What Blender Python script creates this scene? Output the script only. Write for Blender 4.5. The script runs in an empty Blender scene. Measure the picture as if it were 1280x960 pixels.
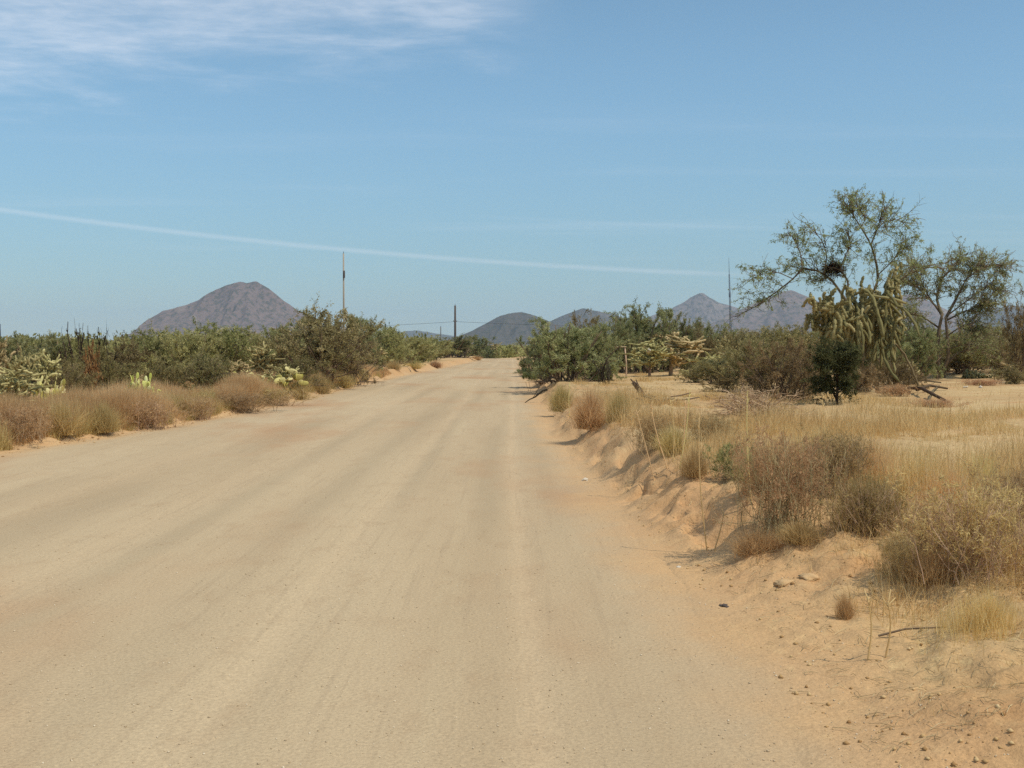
import bpy, math, random
import numpy as np
from mathutils import Vector, Matrix

# ------------------------------------------------------------------ camera, sky, sun, exposure
SC = bpy.context.scene
COL = SC.collection
EYE, FPX, PITCH = 1.6, 1400.0, math.atan(48 / 1400.0)
cam_data = bpy.data.cameras.new('camera')
cam_data.sensor_width = 36.0
cam_data.lens = 36.0 * FPX / 1280.0
cam_data.clip_start, cam_data.clip_end = 0.1, 40000.0
cam = bpy.data.objects.new('camera', cam_data)
COL.objects.link(cam)
cam.location = (0, 0, EYE)
cam.rotation_euler = (math.pi / 2 - PITCH, 0, 0)
SC.camera = cam

SUN_EL, SUN_AZ = 58.0, 125.0            # azimuth clockwise from the road's direction (+Y)
SUN_STRENGTH, SKY_STRENGTH = 4.0, 0.135
SC.view_settings.view_transform = 'Standard'
SC.view_settings.look = 'None'
SC.view_settings.exposure = -0.2
SC.view_settings.gamma = 1.0
SC.view_settings.use_curve_mapping = False
SC.cycles.max_bounces = 6
SC.cycles.diffuse_bounces = 3
SC.cycles.transmission_bounces = 3
SC.cycles.transparent_max_bounces = 6
SC.cycles.volume_bounces = 1
SC.cycles.use_denoising = False


def ray(u, v):
    """Direction of the photograph's pixel (u, v), 1280x960."""
    a, b = (u - 640) / FPX, (480 - v) / FPX
    c, s = math.cos(PITCH), math.sin(PITCH)
    return np.array([a, c + b * s, -s + b * c])


def at_depth(u, v, Y):
    d = ray(u, v)
    return np.array([0, 0, EYE]) + d * (Y / d[1])


def unit(v):
    v = np.asarray(v, float)
    return v / np.linalg.norm(v)


def build_world():
    w = bpy.data.worlds.new('World')
    SC.world = w
    w.use_nodes = True
    nt = w.node_tree
    N, L = nt.nodes, nt.links
    N.clear()
    out = N.new('ShaderNodeOutputWorld')
    bg = N.new('ShaderNodeBackground')
    bg.inputs['Strength'].default_value = SKY_STRENGTH
    L.new(bg.outputs[0], out.inputs[0])
    sky = N.new('ShaderNodeTexSky')
    sky.sky_type = 'NISHITA'
    sky.sun_disc = False
    sky.sun_elevation = math.radians(SUN_EL)
    sky.sun_rotation = math.radians(SUN_AZ)
    sky.altitude = 700
    sky.air_density = 1.0
    sky.dust_density = 0.2
    sky.ozone_density = 3.0
    tc = N.new('ShaderNodeTexCoord')
    sep = N.new('ShaderNodeSeparateXYZ')
    L.new(tc.outputs['Generated'], sep.inputs[0])

    def m(op, a, b=None, c=None, clamp=False):
        n = N.new('ShaderNodeMath')
        n.operation = op
        n.use_clamp = clamp
        for i, x in enumerate((a, b, c)):
            if x is None:
                continue
            if isinstance(x, (int, float)):
                n.inputs[i].default_value = x
            else:
                L.new(x, n.inputs[i])
        return n.outputs[0]

    def ss(x, lo, hi):
        n = N.new('ShaderNodeMapRange')
        n.interpolation_type = 'SMOOTHSTEP'
        L.new(x, n.inputs[0])
        n.inputs[1].default_value, n.inputs[2].default_value = lo, hi
        return n.outputs[0]

    X, Y, Z = sep.outputs
    zc = m('MAXIMUM', Z, 0.02)
    comb = N.new('ShaderNodeCombineXYZ')
    L.new(m('DIVIDE', X, zc), comb.inputs[0])
    L.new(m('DIVIDE', Y, zc), comb.inputs[1])

    def noise(scale, detail, rough, stretch, rot=0.0, dist=0.0):
        mp = N.new('ShaderNodeMapping')
        mp.inputs['Scale'].default_value = stretch
        mp.inputs['Rotation'].default_value = (0, 0, rot)
        L.new(comb.outputs[0], mp.inputs[0])
        n = N.new('ShaderNodeTexNoise')
        n.inputs['Scale'].default_value = scale
        n.inputs['Detail'].default_value = detail
        n.inputs['Roughness'].default_value = rough
        n.inputs['Distortion'].default_value = dist
        L.new(mp.outputs[0], n.inputs['Vector'])
        return n.outputs['Fac']

    n1 = noise(2.2, 7, 0.62, (1.0, 1.1, 1), 0.15, 0.4)
    n2 = noise(9.0, 6, 0.6, (1.0, 1.5, 1), -0.1, 0.3)
    n3 = noise(0.6, 4, 0.5, (0.35, 1.2, 1), 0.1)
    # thin sheet of cirrus high on the left: above a slanted lower edge
    edge = m('SUBTRACT', Z, m('MULTIPLY_ADD', X, 0.15, 0.266))
    edge = m('MULTIPLY_ADD', m('SUBTRACT', n1, 0.5), 0.14, edge)
    sheet = ss(edge, -0.03, 0.06)
    tex = m('MULTIPLY_ADD', n2, 0.9, m('MULTIPLY', n1, 0.6))
    tex = ss(tex, 0.40, 1.15)
    right_cut = m('SUBTRACT', 1.0, ss(X, -0.05, 0.06))
    sheet = m('MULTIPLY', m('MULTIPLY', sheet, m('MULTIPLY_ADD', tex, 0.26, 0.17)), right_cut)
    # faint veils lower down
    veil = m('MULTIPLY', ss(n3, 0.5, 0.8), m('MULTIPLY', ss(Z, 0.05, 0.12), m('SUBTRACT', 1.0, ss(Z, 0.2, 0.3))))
    veil = m('MULTIPLY', veil, m('MULTIPLY_ADD', n2, 0.2, 0.01))

    def trail(p0, p1, p2, width, x0, x1, amount):
        a, b, c = (unit(ray(*p)) for p in (p0, p1, p2))
        n = unit(np.cross(b - a, c - a))
        k = float(n @ a)
        dot = N.new('ShaderNodeVectorMath')
        dot.operation = 'DOT_PRODUCT'
        L.new(tc.outputs['Generated'], dot.inputs[0])
        dot.inputs[1].default_value = n
        dd = m('ABSOLUTE', m('SUBTRACT', dot.outputs['Value'], k))
        wob = m('MULTIPLY_ADD', n2, width * 1.0, width * 0.75)
        band = m('SUBTRACT', 1.0, m('DIVIDE', dd, wob), clamp=True)
        band = ss(band, 0.0, 0.95)
        mask = m('MULTIPLY', m('SUBTRACT', 1.0, ss(X, x1 - 0.1, x1)), ss(Y, 0.0, 0.3))
        if x0 is not None:
            mask = m('MULTIPLY', mask, ss(X, x0, x0 + 0.06))
        return m('MULTIPLY', m('MULTIPLY', band, mask), m('MULTIPLY_ADD', n1, amount * 0.8, amount * 0.5))

    t1 = trail((0, 262), (430, 312), (920, 343), 0.0027, None, 0.24, 0.20)
    t2 = trail((560, 268), (900, 284), (1280, 291), 0.0024, -0.05, 0.6, 0.035)
    tot = m('ADD', m('ADD', sheet, veil), m('ADD', t1, t2), clamp=True)
    hsv = N.new('ShaderNodeHueSaturation')
    hsv.inputs['Hue'].default_value = 0.49
    hsv.inputs['Saturation'].default_value = 0.92
    hsv.inputs['Value'].default_value = 1.0
    L.new(sky.outputs[0], hsv.inputs['Color'])
    mix = N.new('ShaderNodeMix')
    mix.data_type = 'RGBA'
    L.new(tot, mix.inputs['Factor'])
    wb = N.new('ShaderNodeMix')
    wb.data_type, wb.blend_type = 'RGBA', 'MULTIPLY'
    wb.inputs['Factor'].default_value = 1.0
    L.new(hsv.outputs[0], wb.inputs[6])
    wb.inputs[7].default_value = (0.89, 1.06, 1.08, 1)
    # the low sky is a little duller than the model's, as through desert dust
    dull = N.new('ShaderNodeMix')
    dull.data_type, dull.blend_type = 'RGBA', 'MULTIPLY'
    dull.inputs['Factor'].default_value = 1.0
    L.new(wb.outputs[2], dull.inputs[6])
    L.new(m('MULTIPLY_ADD', ss(Z, -0.05, 0.26), 0.46, 0.57), dull.inputs[7])
    L.new(dull.outputs[2], mix.inputs[6])
    mix.inputs[7].default_value = (8.6, 8.7, 9.2, 1)
    L.new(mix.outputs[2], bg.inputs['Color'])


build_world()
sd = bpy.data.lights.new('sun', 'SUN')
sd.energy, sd.angle, sd.color = SUN_STRENGTH, math.radians(0.5), (1.0, 0.93, 0.80)
sun = bpy.data.objects.new('sun', sd)
COL.objects.link(sun)
_az, _el = math.radians(SUN_AZ), math.radians(SUN_EL)
SUNDIR = Vector((math.sin(_az) * math.cos(_el), math.cos(_az) * math.cos(_el), math.sin(_el)))
sun.rotation_euler = SUNDIR.to_track_quat('Z', 'Y').to_euler()


# ------------------------------------------------------------------ noise and terrain
def _hash(xi, yi, seed):
    M = np.uint64(0xFFFFFFFF)
    h = (xi.astype(np.int64) * 374761393 + yi.astype(np.int64) * 668265263 + seed * 2147483647).astype(np.uint64) & M
    h = ((h ^ (h >> np.uint64(13))) * np.uint64(1274126177)) & M
    h = (h ^ (h >> np.uint64(16))) & M
    return h.astype(np.float64) / 4294967295.0


def vnoise(x, y, seed=0):
    x, y = np.asarray(x, float), np.asarray(y, float)
    xi, yi = np.floor(x), np.floor(y)
    fx, fy = x - xi, y - yi
    fx, fy = fx * fx * (3 - 2 * fx), fy * fy * (3 - 2 * fy)
    a, b = _hash(xi, yi, seed), _hash(xi + 1, yi, seed)
    c, d = _hash(xi, yi + 1, seed), _hash(xi + 1, yi + 1, seed)
    return (a * (1 - fx) + b * fx) * (1 - fy) + (c * (1 - fx) + d * fx) * fy


def fbm(x, y, octs=4, seed=0, gain=0.5):
    s, a, t = 0.0, 1.0, 0.0
    for i in range(octs):
        s = s + a * vnoise(x * 2 ** i + 17.3 * i, y * 2 ** i - 9.1 * i, seed + i)
        t += a
        a *= gain
    return s / t


def sstep(x, a=0.0, b=1.0):
    t = np.clip((np.asarray(x, float) - a) / (b - a), 0, 1)
    return t * t * (3 - 2 * t)


def road_right(y):
    return np.interp(y, [-40, 4, 7, 13, 17, 33, 59, 90, 135, 160, 200], [1.3, 1.25, 1.22, 1.0, 0.85, 0.75, 0.7, 0.8, 0.9, -1.0, -12.0])


def road_left(y):
    return np.interp(y, [-40, 12, 17, 21, 27, 43, 60, 83, 124, 142, 165, 200], [-8.2, -8.0, -7.6, -6.9, -6.45, -6.25, -5.9, -5.0, -3.7, -4.2, -9.0, -22.0])


def bank_soil(x, y):
    xr, xl = road_right(y), road_left(y)
    right = x > (xr + xl) / 2
    d = np.where(right, x - xr, xl - x) + 0.5 * (fbm(x * 0.9, y * 0.45, 3, 3) - 0.5)
    w = np.where(right, np.interp(y, [0, 6, 9, 14, 60], [2.4, 2.0, 1.1, 0.75, 0.9]), 0.6)
    k = np.clip(d / w, 0, 1)
    red = sum(np.exp(-((x - mx) / (rx * 1.4)) ** 2 - ((y - my) / (ry * 1.4)) ** 2) for mx, my, rx, ry, mh in MOUNDS if my < 6) + 0.0 * x
    return red * 0.9 + np.sin(np.pi * k) * (0.25 + 0.75 * sstep(y, 6, 10)) * sstep(y, 200, 90)


MOUNDS = []            # (x, y, radius x, radius y, height)


def bank_dist(x, y):
    xr, xl = road_right(y), road_left(y)
    return np.where(x > (xr + xl) / 2, x - xr, xl - x)


def ground_h(x, y):
    x, y = np.asarray(x, float), np.asarray(y, float)
    xr, xl = road_right(y), road_left(y)
    right = x > (xr + xl) / 2
    d = np.where(right, x - xr, xl - x)
    near = sstep(y, 220, 60)
    dn = d + near * (0.55 * (fbm(x * 0.9, y * 0.45, 3, 3) - 0.5) + 0.22 * (fbm(x * 3.1, y * 2.3, 2, 8) - 0.5))
    bw = np.where(right, np.interp(y, [0, 6, 9, 14, 60], [2.4, 2.0, 1.1, 0.75, 0.9]), 0.6)
    bh = np.where(right, np.interp(y, [0, 6, 10, 40, 120], [0.26, 0.31, 0.42, 0.38, 0.2]), np.interp(y, [0, 30, 60, 120], [0.26, 0.26, 0.34, 0.3]))
    s = sstep(dn / bw)
    h = bh * s - 0.06 * sstep(-dn, 0.0, 0.3)
    out = sstep(dn, 0.0, 1.0)
    slope = s * (1 - s) * 4
    h = h - near * slope * np.where(right, 0.12, 0.07) * sstep(y, 6.5, 10) * (sstep(fbm(x * 3.2, y * 2.4, 3, 25), 0.46, 0.68) - 0.35)
    h = h + near * sstep(y, 60, 20) * slope * 0.05 * (fbm(x * 9, y * 7, 2, 27) - 0.5)
    # erosion gullies down the bank
    g = np.abs(fbm(x * 1.1, y * 2.6, 3, 21) - 0.5) * 2
    h = h - near * (0.25 + 0.75 * sstep(y, 6, 10)) * 0.09 * s * (1 - s) * 4 * (1 - sstep(g, 0.0, 0.25)) * np.where(right, 1.0, 0.7)
    fine = sstep(y, 70, 25)
    slope = s * (1 - s) * 4
    h = h + out * (0.16 * (fbm(x * 0.35, y * 0.3, 3, 31) - 0.45) + fine * 0.06 * (fbm(x * 1.7, y * 1.5, 4, 41) - 0.45))
    cl = fbm(x * 6.0, y * 5.0, 3, 51)
    h = h + fine * out * 0.028 * sstep(cl, 0.55, 0.8)
    h = h + fine * sstep(dn, -0.1, 0.4) * 0.022 * (fbm(x * 16, y * 14, 2, 61) - 0.5)
    h = h - fine * out * 0.045 * (np.abs(fbm(x * 2.6 + 3, y * 2.2, 4, 45) - 0.5) * 2 - 0.25)
    q = fbm(x * 2.7 + 11, y * 2.3, 4, 55, 0.55) * 9
    h = h + fine * out * (0.006 + 0.016 * slope * sstep(y, 6, 10)) * (np.floor(q) + sstep(q - np.floor(q), 0.38, 0.62) - 4.5)
    h = h + fine * sstep(dn, 0.0, 0.4) * (0.012 + 0.02 * slope) * (fbm(x * 11, y * 9, 3, 47, 0.6) - 0.5)
    for mx, my, rx, ry, mh in MOUNDS:
        e = ((x - mx) / rx) ** 2 + ((y - my) / ry) ** 2
        h = h + mh * np.exp(-e) * (0.75 + 0.5 * fbm(x * 3, y * 3, 3, 71))
    h = h - 1.3 * sstep(y, 136, 210)
    h = h + sstep(y, 90, 900) * 1.2 * (fbm(x * 0.004, y * 0.004, 2, 81) - 0.5) * 0.8
    return h


TRACKS = ((0.12, 0.08), (-1.35, 0.12), (-3.3, 0.2), (-4.8, 0.2))


def track_fac(x, y):
    f = np.zeros(np.broadcast(x, y).shape)
    for c, w in TRACKS:
        f = f + np.exp(-((x - c - 0.25 * (fbm(y * 0.05 + c, y * 0 + 3, 2, 97) - 0.5)) / w) ** 2)
    f = f + 0.0 * x
    return f * np.where(x > -0.8, 1.0, 0.5) * (0.3 + 0.9 * fbm(x * 0.3, y * 0.12, 3, 98))


def rut_fac(x, y):
    f = np.zeros(np.broadcast(x, y).shape)
    for c, w in ((0.48, 0.16), (-0.25, 0.14), (-1.05, 0.12), (-1.9, 0.22), (-2.9, 0.15), (-4.1, 0.3), (-5.3, 0.2)):
        f = f + np.exp(-((x - c - 0.4 * (fbm(y * 0.06 + c * 3, y * 0 + 5, 2, 197) - 0.5)) / w) ** 2)
    return f * sstep(fbm(x * 0.5 + 9, y * 0.14, 3, 198), 0.3, 0.7)


def road_z(x, y):
    d = bank_dist(x, y)
    z = 0.012 * (fbm(x * 0.8, y * 0.25, 3, 91) - 0.5) + 0.006 * (fbm(x * 7, y * 3, 2, 95) - 0.5)
    for c, w in TRACKS:
        z = z - 0.010 * np.exp(-((x - c - 0.25 * (fbm(y * 0.05 + c, y * 0 + 3, 2, 97) - 0.5)) / w) ** 2)
    z = z - 1.3 * sstep(y, 136, 210)
    z = z - 0.07 * sstep(d + 0.25 * (fbm(x * 2.2, y * 1.2, 3, 99) - 0.5), -0.15, 0.45)
    return z


def on_ground(u, v, ymax=400):
    d = ray(u, v)
    t = np.geomspace(3.0, ymax, 6000)
    P = np.array([0, 0, EYE]) + d[None] * t[:, None]
    hit = np.nonzero(P[:, 2] <= np.maximum(ground_h(P[:, 0], P[:, 1]), np.where(bank_dist(P[:, 0], P[:, 1]) < 0, road_z(P[:, 0], P[:, 1]), -9)))[0]
    p = P[hit[0]] if len(hit) else P[-1]
    return np.array([p[0], p[1], float(ground_h(p[0], p[1]))])


def ground_at(u, Y):
    x = at_depth(u, 440, Y)[0]
    return np.array([x, Y, float(ground_h(x, Y))])


for (u, v, rx, ry, hh) in ((1010, 690, 0.35, 0.5, 0.10), (950, 640, 0.3, 0.5, 0.07),
                           (1090, 735, 0.35, 0.3, 0.05), (1275, 925, 0.55, 0.4, 0.10), (1240, 470, 2.2, 2.0, 0.25)):
    p = on_ground(u, v)
    MOUNDS.append((p[0], p[1], rx, ry, hh))


# ------------------------------------------------------------------ mesh helpers
def mesh_from(name, V, faces, mat, col=None, attrs=None, smooth=False):
    """faces: list of (n,k) int arrays."""
    me = bpy.data.meshes.new(name)
    V = np.asarray(V, np.float32)
    me.vertices.add(len(V))
    me.vertices.foreach_set('co', V.ravel())
    faces = [np.asarray(f, np.int32) for f in faces if len(f)]
    nl = sum(f.size for f in faces)
    me.loops.add(nl)
    me.loops.foreach_set('vertex_index', np.concatenate([f.ravel() for f in faces]))
    tot = np.concatenate([np.full(len(f), f.shape[1], np.int32) for f in faces])
    me.polygons.add(len(tot))
    me.polygons.foreach_set('loop_start', np.concatenate([[0], np.cumsum(tot)[:-1]]).astype(np.int32))
    if smooth:
        me.polygons.foreach_set('use_smooth', np.ones(len(tot), bool))
    me.update(calc_edges=True)
    if col is not None:
        a = me.attributes.new('tint', 'FLOAT', 'POINT')
        a.data.foreach_set('value', np.asarray(col, np.float32))
    for k, val in (attrs or {}).items():
        a = me.attributes.new(k, 'FLOAT', 'POINT')
        a.data.foreach_set('value', np.asarray(val, np.float32))
    me.materials.append(mat)
    return me


def link(name, me, parent=None):
    o = bpy.data.objects.new(name, me)
    COL.objects.link(o)
    if parent is not None:
        o.parent = parent
    return o


def tag(o, label=None, cat=None, group=None, kind=None):
    for k, v in (('label', label), ('category', cat), ('group', group), ('kind', kind)):
        if v:
            o[k] = v
    return o


def grid_mesh(name, xs, ys, zf, mat, attrs_f=None, smooth=True):
    Xg, Yg = np.meshgrid(xs, ys)
    Z = zf(Xg, Yg)
    V = np.stack([Xg, Yg, Z], -1).reshape(-1, 3)
    ny, nx = Xg.shape
    i = np.arange(ny - 1)[:, None] * nx + np.arange(nx - 1)[None]
    F = np.stack([i, i + 1, i + 1 + nx, i + nx], -1).reshape(-1, 4)
    at = {k: f(Xg, Yg).ravel() for k, f in (attrs_f or {}).items()}
    return mesh_from(name, V, [F], mat, attrs=at, smooth=smooth)


# ------------------------------------------------------------------ materials
class NT:
    def __init__(self, name):
        self.mat = bpy.data.materials.new(name)
        self.mat.use_nodes = True
        self.t = self.mat.node_tree
        self.t.nodes.clear()
        self.out = self.n('ShaderNodeOutputMaterial')

    def n(self, typ, **kw):
        nd = self.t.nodes.new(typ)
        for k, v in kw.items():
            setattr(nd, k, v)
        return nd

    def l(self, a, b):
        self.t.links.new(a, b)

    def val(self, sock, x):
        if isinstance(x, (int, float, tuple)):
            sock.default_value = x
        else:
            self.l(x, sock)

    def math(self, op, a, b=0.0, clamp=False):
        nd = self.n('ShaderNodeMath', operation=op, use_clamp=clamp)
        self.val(nd.inputs[0], a)
        self.val(nd.inputs[1], b)
        return nd.outputs[0]

    def attr(self, name):
        return self.n('ShaderNodeAttribute', attribute_name=name).outputs['Fac']

    def noise(self, scale, detail=4, rough=0.55, stretch=(1, 1, 1), dist=0.0, coord='Object'):
        tc = self.n('ShaderNodeTexCoord')
        mp = self.n('ShaderNodeMapping')
        mp.inputs['Scale'].default_value = stretch
        self.l(tc.outputs[coord], mp.inputs[0])
        nd = self.n('ShaderNodeTexNoise')
        nd.inputs['Scale'].default_value = scale
        nd.inputs['Detail'].default_value = detail
        nd.inputs['Roughness'].default_value = rough
        nd.inputs['Distortion'].default_value = dist
        self.l(mp.outputs[0], nd.inputs['Vector'])
        return nd.outputs['Fac']

    def ss(self, x, lo, hi):
        nd = self.n('ShaderNodeMapRange', interpolation_type='SMOOTHSTEP')
        self.val(nd.inputs[0], x)
        nd.inputs[1].default_value, nd.inputs[2].default_value = lo, hi
        return nd.outputs[0]

    def mix(self, f, a, b, blend='MIX'):
        nd = self.n('ShaderNodeMix', data_type='RGBA', blend_type=blend)
        self.val(nd.inputs['Factor'], f)
        self.val(nd.inputs[6], a)
        self.val(nd.inputs[7], b)
        return nd.outputs[2]

    def ramp(self, f, stops):
        nd = self.n('ShaderNodeValToRGB')
        self.l(f, nd.inputs[0])
        el = nd.color_ramp.elements
        while len(el) < len(stops):
            el.new(0.5)
        for e, (p, c) in zip(el, stops):
            e.position, e.color = p, c
        return nd.outputs[0]


def C(r, g, b):
    """sRGB 0-255 -> linear rgba"""
    f = lambda c: (c / 255 / 12.92) if c / 255 <= 0.04045 else ((c / 255 + 0.055) / 1.055) ** 2.4
    return (f(r), f(g), f(b), 1.0)


def dirt_material(name, is_road):
    t = NT(name)
    d = t.attr('edge')
    big = t.noise(0.35, 4, 0.6)
    wide = t.math('ADD', d, t.math('MULTIPLY', t.math('SUBTRACT', t.noise(0.7, 5, 0.6), 0.5), 1.6))
    # the road's grey-beige grit, with browner lanes along the travel direction
    lanes = t.noise(0.6, 5, 0.6, (1.0, 0.09, 1))
    lanes2 = t.noise(2.2, 4, 0.6, (1.0, 0.035, 1))
    road = t.ramp(lanes, [(0.25, C(172, 149, 116)), (0.48, C(186, 163, 129)), (0.75, C(196, 174, 139))])
    road = t.mix(t.math('MULTIPLY', t.ss(lanes2, 0.55, 0.72), 0.35), road, C(197, 177, 141))
    road = t.mix(t.math('MULTIPLY', t.attr('track'), 0.42, True), road, C(206, 179, 142))
    road = t.mix(t.math('MULTIPLY', t.attr('rut'), 0.4, True), road, C(160, 142, 113))
    road = t.mix(t.math('MULTIPLY', t.ss(t.noise(3.5, 5, 0.7, (1, 0.5, 1)), 0.5, 0.72), 0.3), road, C(164, 136, 104))
    road = t.mix(t.math('MULTIPLY', t.ss(t.noise(16, 4, 0.6, (1, 0.03, 1)), 0.52, 0.7), 0.34), road, C(168, 146, 116))
    brown = t.math('MULTIPLY', t.ss(t.noise(0.22, 4, 0.6, (1.3, 0.55, 1)), 0.50, 0.68), 0.8)
    road = t.mix(brown, road, C(178, 142, 106))
    # sand off the road: orange to pale straw
    sand = t.ramp(big, [(0.3, C(174, 140, 98)), (0.5, C(190, 160, 115)), (0.72, C(202, 175, 130))])
    litter = t.noise(9.0, 6, 0.7, (1, 0.6, 1))
    sand = t.mix(t.math('MULTIPLY', t.ss(litter, 0.52, 0.68), 0.65), sand, C(210, 186, 134))
    sand = t.mix(t.math('MULTIPLY', t.ss(t.noise(2.3, 6, 0.65), 0.56, 0.72), 0.5), sand, C(172, 132, 90))
    sand = t.mix(t.math('MULTIPLY', t.math('MULTIPLY', t.attr('soil'), t.ss(t.noise(1.6, 5, 0.65), 0.3, 0.62)), 0.7), sand, C(184, 137, 90))
    sand = t.mix(t.math('MULTIPLY', t.ss(t.noise(0.5, 5, 0.65, (0.6, 1.6, 1)), 0.5, 0.68), 0.6), sand, C(186, 136, 90))
    off = t.ss(wide, -0.55, 0.45)
    col = t.mix(off, road, sand)
    rim = t.math('MULTIPLY', t.ss(wide, -0.7, 0.15), t.math('SUBTRACT', 1.0, t.ss(wide, 0.35, 1.1)))
    col = t.mix(t.math('MULTIPLY', rim, 0.55), col, C(200, 160, 116))
    # grains
    grain = t.noise(55.0, 3, 0.7)
    grain2 = t.noise(160.0, 2, 0.7)
    gr = t.math('ADD', t.math('MULTIPLY', grain, 0.6), t.math('MULTIPLY', grain2, 0.4))
    col = t.mix(1.0, col, t.ramp(gr, [(0.3, (0.72, 0.71, 0.70, 1)), (0.5, (0.98, 0.98, 0.98, 1)), (0.7, (1.24, 1.23, 1.2, 1))]), 'MULTIPLY')
    b = t.n('ShaderNodeBsdfPrincipled')
    t.l(col, b.inputs['Base Color'])
    b.inputs['Roughness'].default_value = 0.95
    b.inputs['Specular IOR Level'].default_value = 0.12
    bump = t.n('ShaderNodeBump')
    bump.inputs['Strength'].default_value = 0.55
    bump.inputs['Distance'].default_value = 0.02
    hgt = t.math('ADD', t.math('MULTIPLY', t.noise(38, 4, 0.65), 0.7), t.math('MULTIPLY', t.noise(7, 4, 0.6), t.math('ADD', t.math('MULTIPLY', off, 1.6), 0.3)))
    t.l(hgt, bump.inputs['Height'])
    t.l(bump.outputs[0], b.inputs['Normal'])
    t.l(b.outputs[0], t.out.inputs[0])
    return t.mat


def leaf_material(name, stops, trans=0.3, obj_var=0.24):
    """Leaves, blades, stems: hue by a random per-leaf value, a little per-plant variation, some light through."""
    t = NT(name)
    col = t.ramp(t.attr('tint'), stops)
    oi = t.n('ShaderNodeObjectInfo')
    v = t.n('ShaderNodeHueSaturation')
    t.l(t.math('ADD', t.math('MULTIPLY', oi.outputs['Random'], obj_var * 2), 1.0 - obj_var), v.inputs['Value'])
    t.l(t.math('ADD', t.math('MULTIPLY', t.math('FRACT', t.math('MULTIPLY', oi.outputs['Random'], 7.31)), 0.045), 0.473), v.inputs['Hue'])
    t.l(col, v.inputs['Color'])
    d = t.n('ShaderNodeBsdfDiffuse')
    t.l(v.outputs[0], d.inputs[0])
    if trans:
        tr = t.n('ShaderNodeBsdfTranslucent')
        t.l(v.outputs[0], tr.inputs[0])
        mx = t.n('ShaderNodeMixShader')
        mx.inputs[0].default_value = trans
        t.l(d.outputs[0], mx.inputs[1])
        t.l(tr.outputs[0], mx.inputs[2])
        t.l(mx.outputs[0], t.out.inputs[0])
    else:
        t.l(d.outputs[0], t.out.inputs[0])
    return t.mat


def plain(name, c1, c2, scale=8.0, rough=0.85, stretch=(1, 1, 1), bump=0.3):
    t = NT(name)
    n = t.noise(scale, 5, 0.6, stretch)
    b = t.n('ShaderNodeBsdfPrincipled')
    t.l(t.ramp(n, [(0.3, c1), (0.7, c2)]), b.inputs['Base Color'])
    b.inputs['Roughness'].default_value = rough
    b.inputs['Specular IOR Level'].default_value = 0.2
    bp = t.n('ShaderNodeBump')
    bp.inputs['Strength'].default_value = bump
    bp.inputs['Distance'].default_value = 0.02
    t.l(n, bp.inputs['Height'])
    t.l(bp.outputs[0], b.inputs['Normal'])
    t.l(b.outputs[0], t.out.inputs[0])
    return t.mat


def mountain_material(name, dark, light):
    t = NT(name)
    n = t.noise(0.006, 6, 0.65)
    s = t.noise(0.05, 3, 0.7)
    rk = t.ss(t.noise(0.004, 6, 0.7, (1, 1, 2.5)), 0.56, 0.66)
    col = t.mix(n, dark, light)
    col = t.mix(t.math('MULTIPLY', t.ss(s, 0.45, 0.62), 0.75), col, (0.045, 0.047, 0.028, 1))
    col = t.mix(t.math('MULTIPLY', rk, 0.7), col, (0.30, 0.24, 0.19, 1))
    d = t.n('ShaderNodeBsdfDiffuse')
    t.l(col, d.inputs[0])
    t.l(d.outputs[0], t.out.inputs[0])
    return t.mat


M_ROAD = dirt_material('graded_dirt', True)
M_GROUND = dirt_material('desert_sand', False)
M_MESQ = leaf_material('mesquite_leaf', [(0.0, C(104, 110, 70)), (0.5, C(146, 150, 102)), (1.0, C(184, 184, 134))], 0.4)
M_TREE = leaf_material('tree_leaf', [(0.0, C(110, 118, 72)), (0.5, C(152, 160, 106)), (1.0, C(190, 193, 140))], 0.5, 0.05)
M_CREO = leaf_material('creosote_leaf', [(0.0, C(112, 110, 68)), (0.5, C(154, 148, 96)), (1.0, C(190, 180, 128))], 0.4)
M_DARKLEAF = leaf_material('dark_leaf', [(0.0, C(60, 63, 38)), (0.5, C(84, 87, 56)), (1.0, C(116, 117, 79))], 0.35)
M_BROWNLEAF = leaf_material('brown_leaf', [(0.0, C(108, 94, 62)), (0.5, C(142, 128, 86)), (1.0, C(176, 160, 112))], 0.35)
M_GREYLEAF = leaf_material('grey_leaf', [(0.0, C(152, 124, 82)), (0.5, C(194, 164, 112)), (1.0, C(232, 204, 146))], 0.45)
M_REDLEAF = leaf_material('rust_leaf', [(0.0, C(118, 74, 52)), (0.5, C(156, 102, 72)), (1.0, C(184, 146, 104))])
M_BRANCH = leaf_material('branch_bark', [(0.0, C(84, 72, 56)), (0.5, C(112, 98, 78)), (1.0, C(146, 128, 102))], 0.0)
M_DARKBARK = leaf_material('dark_bark', [(0.0, C(38, 32, 27)), (0.5, C(56, 48, 40)), (1.0, C(78, 68, 56))], 0.0)
M_DEADWOOD = leaf_material('dead_wood', [(0.0, C(122, 104, 78)), (0.5, C(164, 142, 108)), (1.0, C(200, 178, 140))], 0.0)
M_GRASS = leaf_material('dry_grass_blade', [(0.0, C(166, 140, 92)), (0.45, C(216, 188, 128)), (1.0, C(246, 224, 166))], 0.5, 0.06)
M_YELLOWGRASS = leaf_material('yellow_grass_blade', [(0.0, C(176, 144, 92)), (0.5, C(212, 182, 122)), (1.0, C(238, 216, 160))], 0.4, 0.06)
M_PALEGRASS = leaf_material('pale_grass_blade', [(0.0, C(196, 162, 100)), (0.5, C(232, 204, 138)), (1.0, C(248, 230, 176))], 0.5, 0.06)
M_GREENGRASS = leaf_material('green_grass_blade', [(0.0, C(112, 110, 60)), (0.55, C(150, 138, 80)), (1.0, C(206, 178, 112))], 0.45, 0.06)
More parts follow.
